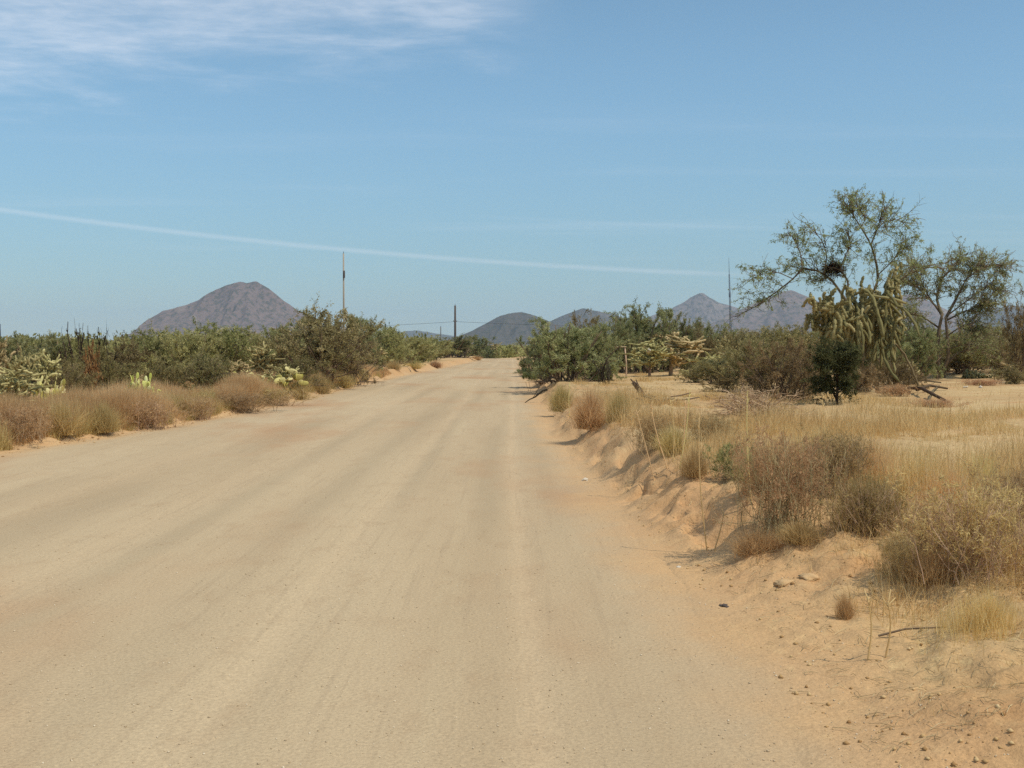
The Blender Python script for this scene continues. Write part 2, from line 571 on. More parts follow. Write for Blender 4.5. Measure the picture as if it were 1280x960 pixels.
M_BROWNGRASS = leaf_material('brown_grass_blade', [(0.0, C(156, 130, 88)), (0.5, C(202, 172, 120)), (1.0, C(234, 208, 154))], 0.5, 0.08)
M_CHOLLA = leaf_material('cholla_skin', [(0.0, C(86, 85, 52)), (0.5, C(128, 124, 80)), (1.0, C(170, 161, 110))], 0.0, 0.12)
M_CHOLLA_PALE = leaf_material('pale_cholla_skin', [(0.0, C(108, 100, 62)), (0.5, C(156, 144, 96)), (1.0, C(204, 188, 134))], 0.0, 0.12)
M_SPINE = leaf_material('cholla_spine', [(0.0, C(136, 130, 88)), (1.0, C(198, 186, 138))], 0.2, 0.1)
M_PEAR_Y = leaf_material('yellow_pear_pad', [(0.0, C(176, 172, 84)), (0.5, C(210, 202, 118)), (1.0, C(236, 228, 166))], 0.1, 0.1)
M_PEAR_B = leaf_material('blue_green_pear_pad', [(0.0, C(104, 106, 74)), (0.5, C(134, 134, 96)), (1.0, C(164, 160, 120))], 0.1, 0.1)
M_POLE = plain('weathered_pole', C(146, 134, 118), C(176, 164, 146), 3.0, 0.9, (8, 8, 0.3))
M_DARKPOLE = plain('dark_pole', C(74, 66, 62), C(96, 86, 80), 3.0, 0.9, (8, 8, 0.3))
M_STEEL = plain('galvanised_steel', C(70, 78, 92), C(92, 100, 112), 2.0, 0.6)
M_WIRE = plain('wire', C(60, 62, 68), C(80, 82, 88), 2.0, 0.7)
M_STONE = plain('pale_stone', C(196, 184, 164), C(226, 216, 198), 20.0, 0.9)
M_CLOD = plain('dirt_clod', C(184, 148, 106), C(210, 178, 132), 30.0, 0.95)
M_CRUMB = leaf_material('earth_crumb', [(0.0, C(146, 108, 72)), (0.5, C(186, 150, 106)), (1.0, C(212, 182, 138))], 0.0, 0.0)
M_GRAVEL = leaf_material('gravel', [(0.0, C(164, 142, 112)), (0.5, C(196, 174, 142)), (1.0, C(230, 214, 186))], 0.0, 0.0)
M_MT_A = mountain_material('hill_rock', (0.125, 0.084, 0.075, 1), (0.225, 0.155, 0.13, 1))
M_MT_B = mountain_material('scrub_hill', (0.070, 0.062, 0.052, 1), (0.115, 0.095, 0.08, 1))
M_MT_C = mountain_material('pale_rock_hill', (0.15, 0.115, 0.10, 1), (0.24, 0.185, 0.16, 1))


# ------------------------------------------------------------------ ground, road, hills
def axis_lines(segments):
    out = []
    for a, b, n in segments:
        out += list(np.linspace(a, b, n, endpoint=False))
    return np.array(sorted(set(out)))


def build_ground():
    ys = np.concatenate([np.linspace(-60, 3, 40, endpoint=False), np.linspace(3, 12, 300, endpoint=False), np.geomspace(12, 13000, 470)])
    xr = np.concatenate([np.linspace(0.3, 6, 190, endpoint=False), np.geomspace(6, 9000, 170)])
    xl = np.concatenate([-np.geomspace(9000, 10.5, 150), np.linspace(-10.4, -5.6, 80, endpoint=False), np.linspace(-5.6, 0.3, 16, endpoint=False)])
    me = grid_mesh('ground', np.concatenate([xl, xr]), ys, ground_h, M_GROUND, {'edge': bank_dist, 'soil': bank_soil})
    tag(link('ground', me), 'sandy desert ground with low eroded banks beside the road', kind='structure')
    ry = np.concatenate([np.linspace(-40, 3, 40, endpoint=False), np.linspace(3, 12, 150, endpoint=False), np.geomspace(12, 200, 220)])
    s = np.linspace(0, 1, 170)
    Y, S = np.meshgrid(ry, s, indexing='ij')
    X = road_left(Y) - 0.6 + S * (road_right(Y) - road_left(Y) + 1.2)
    Z = road_z(X, Y)
    ny, nx = X.shape
    i = np.arange(ny - 1)[:, None] * nx + np.arange(nx - 1)[None]
    F = np.stack([i, i + 1, i + 1 + nx, i + nx], -1).reshape(-1, 4)
    me = mesh_from('road', np.stack([X, Y, Z], -1).reshape(-1, 3), [F], M_ROAD, attrs={'edge': bank_dist(X, Y).ravel(), 'track': track_fac(X, Y).ravel(), 'rut': rut_fac(X, Y).ravel()}, smooth=True)
    tag(link('road', me), 'wide graded dirt road running straight ahead', kind='structure')


def mountain(name, prof, Y, depth, mat, seed, label, ridge=0.75):
    us, vs = np.array([p[0] for p in prof], float), np.array([p[1] for p in prof], float)
    X = (us - 640) / FPX * Y
    H = np.array([at_depth(u, v, Y)[2] for u, v in prof])
    nx, nd = 260, 110
    xs = np.linspace(X[0], X[-1], nx)
    base = np.interp(xs, X, H)
    k = np.ones(3) / 3
    base = np.convolve(np.pad(base, 1, mode='edge'), k, 'valid')
    ts = np.linspace(-1, 1, nd)
    XX, T = np.meshgrid(xs, ts)
    B = np.broadcast_to(base, XX.shape)
    W = depth
    g = (1 - np.abs(T)) ** 1.15
    wl = (X[-1] - X[0]) / 9.0
    off = wl * 0.5 * (fbm(XX / wl, T * 3, 3, seed) - 0.5)
    r = 1 - np.abs(fbm((XX + off) / wl, T * 1.1 + 5, 4, seed + 7) - 0.5) * 4
    Z = B * g * (1 - 1.5 * ridge * np.abs(T) * (1 - np.abs(T)) * 1.5 * np.clip(1 - r, 0, 2))
    Z = Z + B * (0.09 * np.minimum(1, np.abs(T) * 4) + 0.02) * (fbm(XX / (wl * 0.18), T * 14, 4, seed + 3) - 0.55) * (g > 0)
    fade = sstep(np.minimum(np.linspace(0, 1, nx), np.linspace(1, 0, nx)), 0, 0.04)
    Z = Z * fade[None] - 3
    V = np.stack([XX, Y + T * W, Z], -1).reshape(-1, 3)
    i = np.arange(nd - 1)[:, None] * nx + np.arange(nx - 1)[None]
    F = np.stack([i, i + 1, i + 1 + nx, i + nx], -1).reshape(-1, 4)
    tag(link(name, mesh_from(name, V, [F], mat, smooth=True)), label, kind='structure')


def build_hills():
    mountain('hill', [(140, 432), (160, 420), (172, 410), (184, 399), (204, 387), (234, 379), (250, 372), (264, 363), (278, 356), (290, 352), (300, 350), (309, 351.5), (322, 350), (333, 355.5), (350, 369), (374, 387), (402, 405), (440, 421), (470, 431)], 4000, 420, M_MT_A, 11, 'broad lone hill with a rounded top beyond the brush')
    mountain('hill', [(500, 432), (560, 424), (590, 412), (606, 403), (622, 394), (640, 389), (652, 388), (664, 391), (684, 399), (706, 408), (740, 418), (800, 431)],
             3400, 350, M_MT_B, 22, 'dark rounded hill at the end of the road')
    mountain('hill', [(640, 428), (680, 404), (700, 394), (716, 388), (728, 383), (740, 386), (764, 391), (790, 398), (830, 412), (880, 428)], 4600, 350, M_MT_B, 33,
             'low hill with a small pointed top behind the dark hill')
    mountain('hill', [(740, 428), (780, 408), (815, 393), (838, 385), (852, 377), (862, 370), (869, 366), (874, 363.5), (879, 365), (886, 370), (897, 376), (914, 381), (934, 388), (980, 404), (1040, 428)],
             5600, 450, M_MT_C, 44, 'pale rocky pointed peak beside the radio mast', 0.8)
    mountain('hill', [(840, 430), (880, 408), (910, 392), (940, 379), (962, 370), (978, 362), (988, 361), (1002, 366), (1024, 376), (1050, 382), (1080, 378), (1110, 369), (1136, 366),
                      (1160, 374), (1190, 390), (1230, 410), (1270, 430)], 4800, 420, M_MT_A, 55, 'double topped hill behind the open crowned mesquite tree')
    mountain('hill', [(1150, 430), (1190, 408), (1222, 390), (1246, 383), (1266, 381), (1290, 386), (1330, 398), (1400, 426)], 5200, 600, M_MT_B, 66,
             'bluish hill low on the horizon at the right edge')
    mountain('hill', [(440, 432), (480, 421), (506, 413), (522, 412), (546, 416), (580, 421), (640, 431)], 7000, 500, M_MT_B, 77, 'very faint low hill behind the thin pole')


build_ground()
build_hills()


def build_haze():
    x0, x1, y0, y1, z0, z1 = -9600, 9600, -400, 13400, -6, 420
    V = [(x, y, z) for z in (z0, z1) for y in (y0, y1) for x in (x0, x1)]
    F = np.array([(0, 2, 3, 1), (4, 5, 7, 6), (0, 1, 5, 4), (2, 6, 7, 3), (0, 4, 6, 2), (1, 3, 7, 5)])
    t = NT('desert_air')
    v = t.n('ShaderNodeVolumePrincipled')
    v.inputs['Color'].default_value = (0.55, 0.76, 1.0, 1)
    v.inputs['Density'].default_value = 0.000085
    v.inputs['Anisotropy'].default_value = 0.2
    t.l(v.outputs[0], t.out.inputs['Volume'])
    me = mesh_from('haze', V, [F], t.mat)
    tag(link('haze', me), 'thin pale haze over the desert', kind='stuff')


build_haze()


# ------------------------------------------------------------------ plant geometry
class Geo:
    def __init__(self):
        self.V, self.Q, self.T, self.C, self.n = [], [], [], [], 0

    def add(self, V, Q=None, T=None, C=0.5):
        V = np.asarray(V, float).reshape(-1, 3)
        if Q is not None and len(Q):
            self.Q.append(np.asarray(Q).reshape(-1, 4) + self.n)
        if T is not None and len(T):
            self.T.append(np.asarray(T).reshape(-1, 3) + self.n)
        self.V.append(V)
        self.C.append(np.broadcast_to(np.asarray(C, float), (len(V),)))
        self.n += len(V)

    def mesh(self, name, mat, smooth=False):
        fs = []
        if self.Q:
            fs.append(np.concatenate(self.Q))
        if self.T:
            fs.append(np.concatenate(self.T))
        return mesh_from(name, np.concatenate(self.V), fs, mat, np.concatenate(self.C), smooth=smooth)


def nrm(a):
    return a / np.maximum(np.linalg.norm(a, axis=-1, keepdims=True), 1e-9)


def grow(rng, starts, dirs, lengths, K, wander=0.25, up=0.0):
    """(N,K,3) wandering strands."""
    N = len(starts)
    P = np.zeros((N, K, 3))
    P[:, 0] = starts
    d = nrm(np.asarray(dirs, float))
    step = np.asarray(lengths)[:, None] / (K - 1)
    for k in range(1, K):
        d = nrm(d + rng.normal(0, wander, (N, 3)) + np.array([0, 0, up]))
        P[:, k] = P[:, k - 1] + d * step
    return P


def tubes(geo, P, r0, r1, sides, col, pinch=None, cap=True):
    """Tapered tubes along strands P (N,K,3); r0, r1 radii (scalars or per strand)."""
    N, K, _ = P.shape
    tan = np.zeros_like(P)
    tan[:, 1:-1] = P[:, 2:] - P[:, :-2]
    tan[:, 0], tan[:, -1] = P[:, 1] - P[:, 0], P[:, -1] - P[:, -2]
    tan = nrm(tan)
    ref = np.where(np.abs(tan[..., 2:3]) > 0.85, np.array([1.0, 0.2, 0]), np.array([0.0, 0.1, 1.0]))
    a = nrm(np.cross(tan, ref))
    b = np.cross(tan, a)
    f = np.linspace(0, 1, K)[None]
    R = np.reshape(r0, (-1, 1)) * (1 - f) + np.reshape(r1, (-1, 1)) * f
    R = np.broadcast_to(R, (N, K))
    if pinch is not None:
        R = R * pinch
    ang = np.arange(sides) / sides * 2 * np.pi
    ring = a[:, :, None] * np.cos(ang)[None, None, :, None] + b[:, :, None] * np.sin(ang)[None, None, :, None]
    V = P[:, :, None] + ring * R[:, :, None, None]
    V = V.reshape(-1, 3)
    base = (np.arange(N)[:, None, None] * K + np.arange(K - 1)[None, :, None]) * sides
    j = np.arange(sides)[None, None]
    j2 = (j + 1) % sides
    Q = np.stack([base + j, base + j2, base + sides + j2, base + sides + j], -1).reshape(-1, 4)
    T = None
    if cap:
        e = (np.arange(N) * K + K - 1)[:, None] * sides
        T = np.stack([np.stack([e[:, 0], e[:, 0] + q, e[:, 0] + q + 1], -1) for q in range(1, sides - 1)], 1).reshape(-1, 3)
    c = np.broadcast_to(np.reshape(col, (-1, 1)), (N, K * sides)).reshape(-1) if np.ndim(col) else col
    geo.add(V, Q, T, c)


def leaves(geo, rng, pos, length, width, col, axis=None, spread=1.0):
    """One small folded rhomb per position."""
    N = len(pos)
    if axis is None:
        ax = nrm(rng.normal(0, 1, (N, 3)))
    else:
        ax = nrm(axis + rng.normal(0, spread, (N, 3)))
    sd = nrm(np.cross(ax, rng.normal(0, 1, (N, 3))))
    L = (length * rng.uniform(0.6, 1.4, N))[:, None]
    W = (width * rng.uniform(0.6, 1.4, N))[:, None]
    V = np.stack([pos, pos + ax * L * 0.5 + sd * W * 0.5, pos + ax * L, pos + ax * L * 0.5 - sd * W * 0.5], 1)
    geo.add(V.reshape(-1, 3), np.arange(N * 4).reshape(-1, 4), None, np.repeat(col, 4))


def sample(rng, P, n, lo=0.0, hi=1.0):
    """n random points on strands, with tangents and strand index."""
    N, K, _ = P.shape
    i = rng.integers(0, N, n)
    f = rng.uniform(lo, hi, n) * (K - 1.001)
    k = f.astype(int)
    t = (f - k)[:, None]
    return P[i, k] * (1 - t) + P[i, k + 1] * t, nrm(P[i, k + 1] - P[i, k]), i, f / (K - 1)


def blades(geo, rng, base, height, width, lean, col, K=3, bias=(0, 0)):
    """Curved tapered grass blades from base points (N,3)."""
    N = len(base)
    h = np.broadcast_to(height, (N,))
    az = rng.uniform(0, 2 * np.pi, N)
    ln = np.abs(rng.normal(0, lean, N))
    dirv = np.stack([np.cos(az) * ln + bias[0], np.sin(az) * ln + bias[1], np.ones(N)], -1)
    bend = np.stack([np.cos(az), np.sin(az), -0.25 * np.ones(N)], -1) * (rng.uniform(0, 0.5, N) * ln)[:, None]
    fa = rng.uniform(0, 2 * np.pi, N)
    sd = np.stack([np.cos(fa), np.sin(fa), np.zeros(N)], -1)
    rows = []
    w = np.broadcast_to(width, (N,))
    for k in range(K + 1):
        f = k / K
        c = base + (nrm(dirv) * f + bend * f * f) * h[:, None]
        ww = (w * (1 - f) ** 0.6 * 0.5)[:, None]
        if k < K:
            rows += [c - sd * ww, c + sd * ww]
        else:
            rows += [c]
    V = np.stack(rows, 1)
    m = 2 * K + 1
    b = np.arange(N)[:, None] * m
    Q = [np.stack([b[:, 0] + 2 * k, b[:, 0] + 2 * k + 1, b[:, 0] + 2 * k + 3, b[:, 0] + 2 * k + 2], -1) for k in range(K - 1)]
    T = np.stack([b[:, 0] + 2 * K - 2, b[:, 0] + 2 * K - 1, b[:, 0] + 2 * K], -1)
    geo.add(V.reshape(-1, 3), np.concatenate(Q) if Q else None, T, np.repeat(col, m))


def dome_dirs(rng, n, spread):
    az = rng.uniform(0, 2 * np.pi, n)
    tilt = np.abs(rng.normal(0, spread, n)).clip(0, 1.45)
    return np.stack([np.cos(az) * np.sin(tilt), np.sin(az) * np.sin(tilt), np.cos(tilt)], -1)


def shrub(name, seed, W, H, nstem=16, nleaf=9000, leaf=(0.06, 0.025), leafmat=None, barkmat=None, spread=0.65, wander=0.16, up=0.03, r=0.022,
          fine=14, bare=0.3, bs=0.05):
    """Many-stemmed desert shrub -> (stem mesh, foliage mesh), nominal size W x H."""
    rng = np.random.default_rng(seed)
    d = dome_dirs(rng, nstem, spread)
    L = H * rng.uniform(0.8, 1.0, nstem) * (0.75 + 0.35 * d[:, 2])
    s = np.stack([rng.normal(0, W * bs, nstem), rng.normal(0, W * bs, nstem), np.full(nstem, -0.05)], -1)
    A = grow(rng, s, d, L, 8, wander, up)
    n2 = nstem * 6
    p, t, _, f = sample(rng, A, n2, 0.2, 0.95)
    B = grow(rng, p, t + rng.normal(0, 0.55, (n2, 3)) + [0, 0, 0.15], H * rng.uniform(0.18, 0.45, n2) * (1.15 - 0.5 * f), 6, wander * 1.3, up)
    n3 = n2 * fine // 4
    p, t, _, f = sample(rng, B, n3, 0.1, 1.0)
    Cc = grow(rng, p, t + rng.normal(0, 0.7, (n3, 3)) + [0, 0, 0.1], H * rng.uniform(0.06, 0.2, n3), 4, wander * 1.5, up)
    allp = np.concatenate([A.reshape(-1, 3), B.reshape(-1, 3)])
    ext = np.percentile(np.abs(allp[:, :2]), 97) * 2
    top = np.percentile(Cc[:, -1, 2], 99.8)
    sc = np.array([W / ext, W / ext, H / top])
    A, B, Cc = A * sc, B * sc, Cc * sc
    low = -0.02
    for Q in (A, B, Cc):
        Q[..., 2] = np.where((Q[..., 2] < 0.03) & (np.arange(Q.shape[1])[None] > 0), 0.03 + 0.02 * rng.random(Q.shape[:2]), Q[..., 2])
    g = Geo()
    tubes(g, A, r * H / 2, r * 0.35 * H / 2, 5, rng.uniform(0.2, 0.9, len(A)))
    tubes(g, B, r * 0.4 * H / 2, r * 0.16 * H / 2, 4, rng.uniform(0.2, 1, len(B)))
    tubes(g, Cc, r * 0.17 * H / 2, r * 0.10 * H / 2, 3, rng.uniform(0.1, 1, len(Cc)), cap=False)
    st = g.mesh(name + '_stem', barkmat)
    lf = None
    if nleaf:
        g = Geo()
        keep = Cc[:, 0, 2] > bare * H * rng.uniform(0.0, 1.0, len(Cc))
        Ck = Cc[keep]
        # clumps: some twigs carry far more leaves than others
        w = rng.gamma(2.2, 1.0, len(Ck))
        idx = rng.choice(len(Ck), nleaf, p=w / w.sum())
        f = rng.uniform(0.0, 1.0, nleaf) * 2.999
        k = f.astype(int)
        tt = (f - k)[:, None]
        pos = Ck[idx, k] * (1 - tt) + Ck[idx, k + 1] * tt + rng.normal(0, 0.012 * H, (nleaf, 3))
        pos[:, 2] = np.maximum(pos[:, 2], 0.02)
        tw = rng.uniform(0, 1, len(Ck))
        col = np.clip(0.6 * tw[idx] + rng.uniform(0, 0.5, nleaf), 0, 1)
        leaves(g, rng, pos, leaf[0], leaf[1], col, nrm(Ck[idx, -1] - Ck[idx, 0]), 0.8)
        lf = g.mesh(name + '_foliage', leafmat)
    return [('stem', st)] + ([('foliage', lf)] if lf else [])


def tuft(name, seed, W, H, n, mat, width=0.008, lean=0.35, K=3, jitter=0.3, core=0.35):
    """A grass tussock as one mesh."""
    rng = np.random.default_rng(seed)
    g = Geo()
    a = rng.uniform(0, 2 * np.pi, n)
    rr = np.abs(rng.normal(0, core, n)) * W * 0.5
    base = np.stack([np.cos(a) * rr, np.sin(a) * rr, np.full(n, -0.02)], -1)
    h = H * rng.uniform(1 - jitter * 2, 1.05, n).clip(0.15) * (1.0 - 0.35 * (rr / (W * 0.5)).clip(0, 1))
    blades(g, rng, base, h, width * rng.uniform(0.6, 1.4, n), lean, rng.beta(2, 2, n), K)
    return g.mesh(name, mat)


def cholla(name, seed, W, H, arms=26, rad=0.035, droop=0.0, spines=5200, trunk=0.35, seg=0.16, sub=3):
    """Jointed cholla -> trunk, arm and spine meshes."""
    rng = np.random.default_rng(seed)
    g = Geo()
    T = grow(rng, np.array([[0, 0, -0.05]]), np.array([[0.05, 0.03, 1.0]]), np.array([H * (trunk + 0.25)]), 7, 0.10, 0.1)
    tubes(g, T, rad * 1.7, rad * 1.0, 7, 0.25)
    tr = g.mesh(name + '_trunk', M_DEADWOOD)
    strands = []
    p, t, _, f = sample(rng, T, arms, trunk * 0.9, 1.0)
    d = dome_dirs(rng, arms, 1.0)
    d[:, 2] = d[:, 2] * 0.9 + 0.12
    K = 13
    A = grow(rng, p, d, H * rng.uniform(0.2, 0.46, arms), K, 0.27, 0.08 - droop * 0.4)
    strands.append(A)
    n2 = arms * sub
    p, t, _, f = sample(rng, A, n2, 0.3, 1.0)
    B = grow(rng, p, t + rng.normal(0, 1.1, (n2, 3)) + [0, 0, 0.15 - droop], H * rng.uniform(0.08, 0.2, n2), K, 0.2, 0.04 - droop * 0.6)
    strands.append(B)
    allp = np.concatenate([s.reshape(-1, 3) for s in strands])
    ext = np.percentile(np.abs(allp[:, :2]), 97) * 2
    top = np.percentile(allp[:, 2], 99.5)
    sc = np.array([W / ext, W / ext, H / max(top, 0.1)])
    g = Geo()
    gs = Geo()
    for s, rr in zip(strands, (rad, rad * 0.9)):
        s = s * sc
        s[..., 2] = np.maximum(s[..., 2], 0.04)
        N = len(s)
        kk = np.arange(K)[None]
        pinch = 0.72 + 0.42 * np.abs(np.sin(np.pi * (kk / 4.0 + rng.uniform(0, 1, (N, 1)))))
        pinch[:, -1] *= 0.55
        tubes(g, s, rr, rr * 0.85, 6, rng.uniform(0.15, 1.0, N), pinch)
        m = spines * N // (arms * (1 + sub))
        q, tg, i, f = sample(rng, s, m, 0.0, 1.0)
        out = nrm(np.cross(tg, rng.normal(0, 1, (m, 3))))
        leaves(gs, rng, q + out * rr * 0.8, rad * 1.0, 0.007, rng.uniform(0, 1, m), out, 0.35)
    return [('trunk', tr), ('arm', g.mesh(name + '_arm', M_CHOLLA_PALE, True)), ('spine', gs.mesh(name + '_spine', M_SPINE))]


def pear(name, seed, W, H, n, mat):
    """Prickly pear: flat oval pads budding from pads, one mesh."""
    rng = np.random.default_rng(seed)
    g = Geo()
    nu, nv = 10, 6
    u = np.arange(nu) / nu * 2 * np.pi
    pads = []
    for k in range(n):
        size = rng.uniform(0.05, 0.085)
        if k < max(6, n // 5) or not pads:
            a, r = rng.uniform(0, 2 * np.pi), W * 0.42 * math.sqrt(rng.random())
            root = np.array([math.cos(a) * r, math.sin(a) * r, -0.01])
            up = unit([rng.normal(0, 0.4), rng.normal(0, 0.4), 1])
            tubes(g, np.array([[[0, 0, 0.0], root * 0.5 + (0, 0, 0.03), root + (0, 0, 0.03)]]), 0.025, 0.02, 5, 0.2)
        else:
            r0, u0, s0, sz = pads[rng.integers(0, len(pads))]
            if r0[2] > H * rng.uniform(0.35, 0.8):
                continue
            root = r0 + u0 * sz * 1.7 + s0 * rng.uniform(-0.5, 0.5) * sz
            up = unit(u0 + rng.normal(0, 0.5, 3) + np.array([0, 0, 0.3]))
        sd = unit(np.cross(up, rng.normal(0, 1, 3)))
        th = np.cross(up, sd)
        pads.append((root, up, sd, size))
        V = []
        for j in range(nv):
            f = j / (nv - 1)
            ang = f * math.pi
            for q in u:
                w = math.sin(ang) ** 0.8
                V.append(root + up * size * (1 - math.cos(ang)) + sd * size * 0.72 * w * math.cos(q) + th * size * 0.13 * w * math.sin(q))
        b = np.arange(nv - 1)[:, None] * nu
        j = np.arange(nu)[None]
        Q = np.stack([b + j, b + (j + 1) % nu, b + nu + (j + 1) % nu, b + nu + j], -1).reshape(-1, 4)
        g.add(V, Q, None, float(np.clip(rng.normal(0.55, 0.25), 0, 1)))
    return g.mesh(name, mat, True)


def rock_mesh(name, seed, mat, squash=0.65, rough=0.9):
    rng = np.random.default_rng(seed)
    me = bpy.data.meshes.new(name)
    import bmesh
    bm = bmesh.new()
    bmesh.ops.create_icosphere(bm, subdivisions=3, radius=0.5)
    co = np.array([v.co[:] for v in bm.verts])
    n = fbm(co[:, 0] * 2.3 + seed, co[:, 1] * 2.3 + co[:, 2] * 1.7, 4, seed) + 0.5 * fbm(co[:, 2] * 6 + co[:, 1] * 3, co[:, 0] * 6 - co[:, 1] * 4, 3, seed + 5)
    for v, k in zip(bm.verts, n):
        v.co *= 1 + rough * (k - 0.75) * 2
        v.co.z = v.co.z * squash
    bm.to_mesh(me)
    bm.free()
    me.materials.append(mat)
    me.polygons.foreach_set('use_smooth', np.ones(len(me.polygons), bool))
    return me


# ------------------------------------------------------------------ placing
PROTO = {}


def put(name, parts, loc, scale, rz, label, cat, group=None):
    """A thing: an Empty with copies of the parts, or one mesh when parts is a mesh."""
    if isinstance(parts, bpy.types.Mesh):
        o = bpy.data.objects.new(name, parts)
    else:
        o = bpy.data.objects.new(name, None)
    COL.objects.link(o)
    o.location = [float(c) for c in loc]
    o.scale = [float(c) for c in scale]
    o.rotation_euler = (0, 0, rz)
    if not isinstance(parts, bpy.types.Mesh):
        for pn, me in parts:
            c = bpy.data.objects.new(pn, me)
            COL.objects.link(c)
            c.parent = o
    return tag(o, label, cat, group)


def make_protos():
    P = PROTO
    P['mesquite'] = [shrub('mesquite_bush', 100 + i, 2.6, 2.2, 26, 42000, (0.055, 0.022), M_MESQ, M_BRANCH, 0.8, 0.18, 0.02, 0.03, bare=0.08, bs=0.1) for i in range(4)]
    P['creosote'] = [shrub('creosote_bush', 120 + i, 2.2, 2.0, 34, 19000, (0.07, 0.024), M_CREO, M_BRANCH, 0.55, 0.10, 0.03, 0.016, bare=0.3) for i in range(4)]
    P['dark'] = [shrub('dark_bush', 140 + i, 2.4, 2.2, 20, 22000, (0.075, 0.03), M_DARKLEAF, M_DARKBARK, 0.75, 0.18, 0.02, 0.028, bare=0.08) for i in range(2)]
    P['brown'] = [shrub('brown_bush', 160 + i, 2.4, 1.8, 30, 13000, (0.065, 0.022), M_BROWNLEAF, M_BRANCH, 0.7, 0.2, 0.0, 0.018, bare=0.05, bs=0.13) for i in range(3)]
    P['weeping'] = [shrub('weeping_bush', 170, 2.4, 1.8, 40, 22000, (0.07, 0.016), M_BROWNLEAF, M_BRANCH, 0.8, 0.2, -0.14, 0.02, bare=0.0, bs=0.12)]
    P['dead'] = [shrub('dead_shrub', 180 + i, 1.6, 1.4, 7, 0, leafmat=None, barkmat=M_DARKBARK, spread=0.6, wander=0.35, up=0.05, r=0.075, fine=4) for i in range(2)]
    P['brush_pile'] = [shrub('brush_pile', 190, 2.2, 0.7, 70, 0, barkmat=M_DEADWOOD, spread=1.1, wander=0.2, up=-0.05, r=0.05, fine=10)]
    P['burro'] = [shrub('burroweed', 200 + i, 1.1, 0.75, 120, 10000, (0.05, 0.006), M_GREYLEAF, M_DEADWOOD, 0.5, 0.14, 0.05, 0.010, fine=9, bare=0.05, bs=0.2) for i in range(4)]
    P['burro_green'] = [shrub('green_tuft', 220, 1.0, 0.6, 60, 9000, (0.045, 0.010), M_CREO, M_BRANCH, 0.55, 0.1, 0.05, 0.014, fine=10, bare=0.05, bs=0.15)]
    P['tuft'] = [tuft('grass_tussock', 230 + i, 1.0, 0.7, 2200, M_GRASS, 0.007, 0.75, jitter=0.3, core=0.24) for i in range(3)]
    P['tuft_yellow'] = [tuft('yellow_tussock', 240 + i, 1.2, 0.75, 1900, M_PALEGRASS, 0.006, 0.3, jitter=0.38, core=0.75) for i in range(3)]
    P['tuft_brown'] = [tuft('brown_tussock', 250 + i, 1.0, 0.6, 2000, M_BROWNGRASS, 0.007, 0.8, jitter=0.3, core=0.26) for i in range(3)]
    P['tuft_green'] = [tuft('green_tussock', 260, 0.9, 0.55, 1700, M_GREENGRASS, 0.005, 0.65, jitter=0.33, core=0.4)]
    P['cholla'] = [cholla('cholla', 300 + i, 1.6, 1.4, 24, 0.034, 0.0, 9000, 0.42, sub=6) for i in range(4)]
    P['pear_y'] = [pear('yellow_prickly_pear', 330 + i, 1.0, 0.7, 150, M_PEAR_Y) for i in range(2)]
    P['pear_b'] = [pear('blue_green_prickly_pear', 340, 1.4, 0.8, 220, M_PEAR_B)]


NOM = {'mesquite': (2.6, 2.2), 'creosote': (2.2, 2.0), 'dark': (2.4, 2.2), 'brown': (2.4, 1.8), 'weeping': (2.4, 1.8), 'dead': (1.6, 1.4), 'brush_pile': (2.2, 0.7),
       'burro': (1.1, 0.75), 'burro_green': (1.0, 0.6), 'tuft': (1.0, 0.7), 'tuft_yellow': (1.2, 0.75), 'tuft_brown': (1.0, 0.6), 'tuft_green': (0.9, 0.55),
       'cholla': (1.6, 1.4), 'pear_y': (1.0, 0.7), 'pear_b': (1.4, 0.8)}
KIND = {'mesquite': ('mesquite_bush', 'bush'), 'creosote': ('creosote_bush', 'bush'), 'dark': ('desert_bush', 'bush'), 'brown': ('dry_bush', 'bush'), 'weeping': ('drooping_bush', 'bush'),
        'dead': ('dead_shrub', 'dead shrub'), 'brush_pile': ('brush_pile', 'brush pile'), 'burro': ('burroweed', 'shrub'), 'burro_green': ('low_shrub', 'shrub'),
        'tuft': ('grass_tussock', 'grass tussock'), 'tuft_yellow': ('grass_tussock', 'grass tussock'), 'tuft_brown': ('grass_tussock', 'grass tussock'), 'tuft_green': ('grass_tussock', 'grass tussock'),
        'cholla': ('cholla_cactus', 'cactus'), 'pear_y': ('prickly_pear', 'cactus'), 'pear_b': ('prickly_pear', 'cactus')}
RNG = random.Random(7)
COUNT = {}


def plant(kind, u, Y, vtop, wpx, label, group=None, vbase=None):
    """Stand a plant whose middle is in photo column u: at depth Y, or where (u, vbase) meets the ground."""
    if vbase is not None:
        p = on_ground(u, vbase)
    else:
        p = ground_at(u, Y)
    Y = p[1]
    H = max(at_depth(u, vtop, Y)[2] - p[2], 0.12)
    W = wpx / FPX * Y
    w0, h0 = NOM[kind]
    k = COUNT.get(kind, 0)
    COUNT[kind] = k + 1
    parts = PROTO[kind][k % len(PROTO[kind])]
    nm, cat = KIND[kind]
    return put(nm, parts, (p[0], p[1], p[2] - 0.02), (W / w0, W / w0, H / h0), RNG.uniform(0, 6.28), label, cat, group)


make_protos()

GL, GR = 'bushes along the left side of the road', 'bushes on the right side of the road'
GC, GB, GT = 'cholla cacti among the bushes', 'burroweed shrubs along the left bank', 'grass tussocks beside the road'
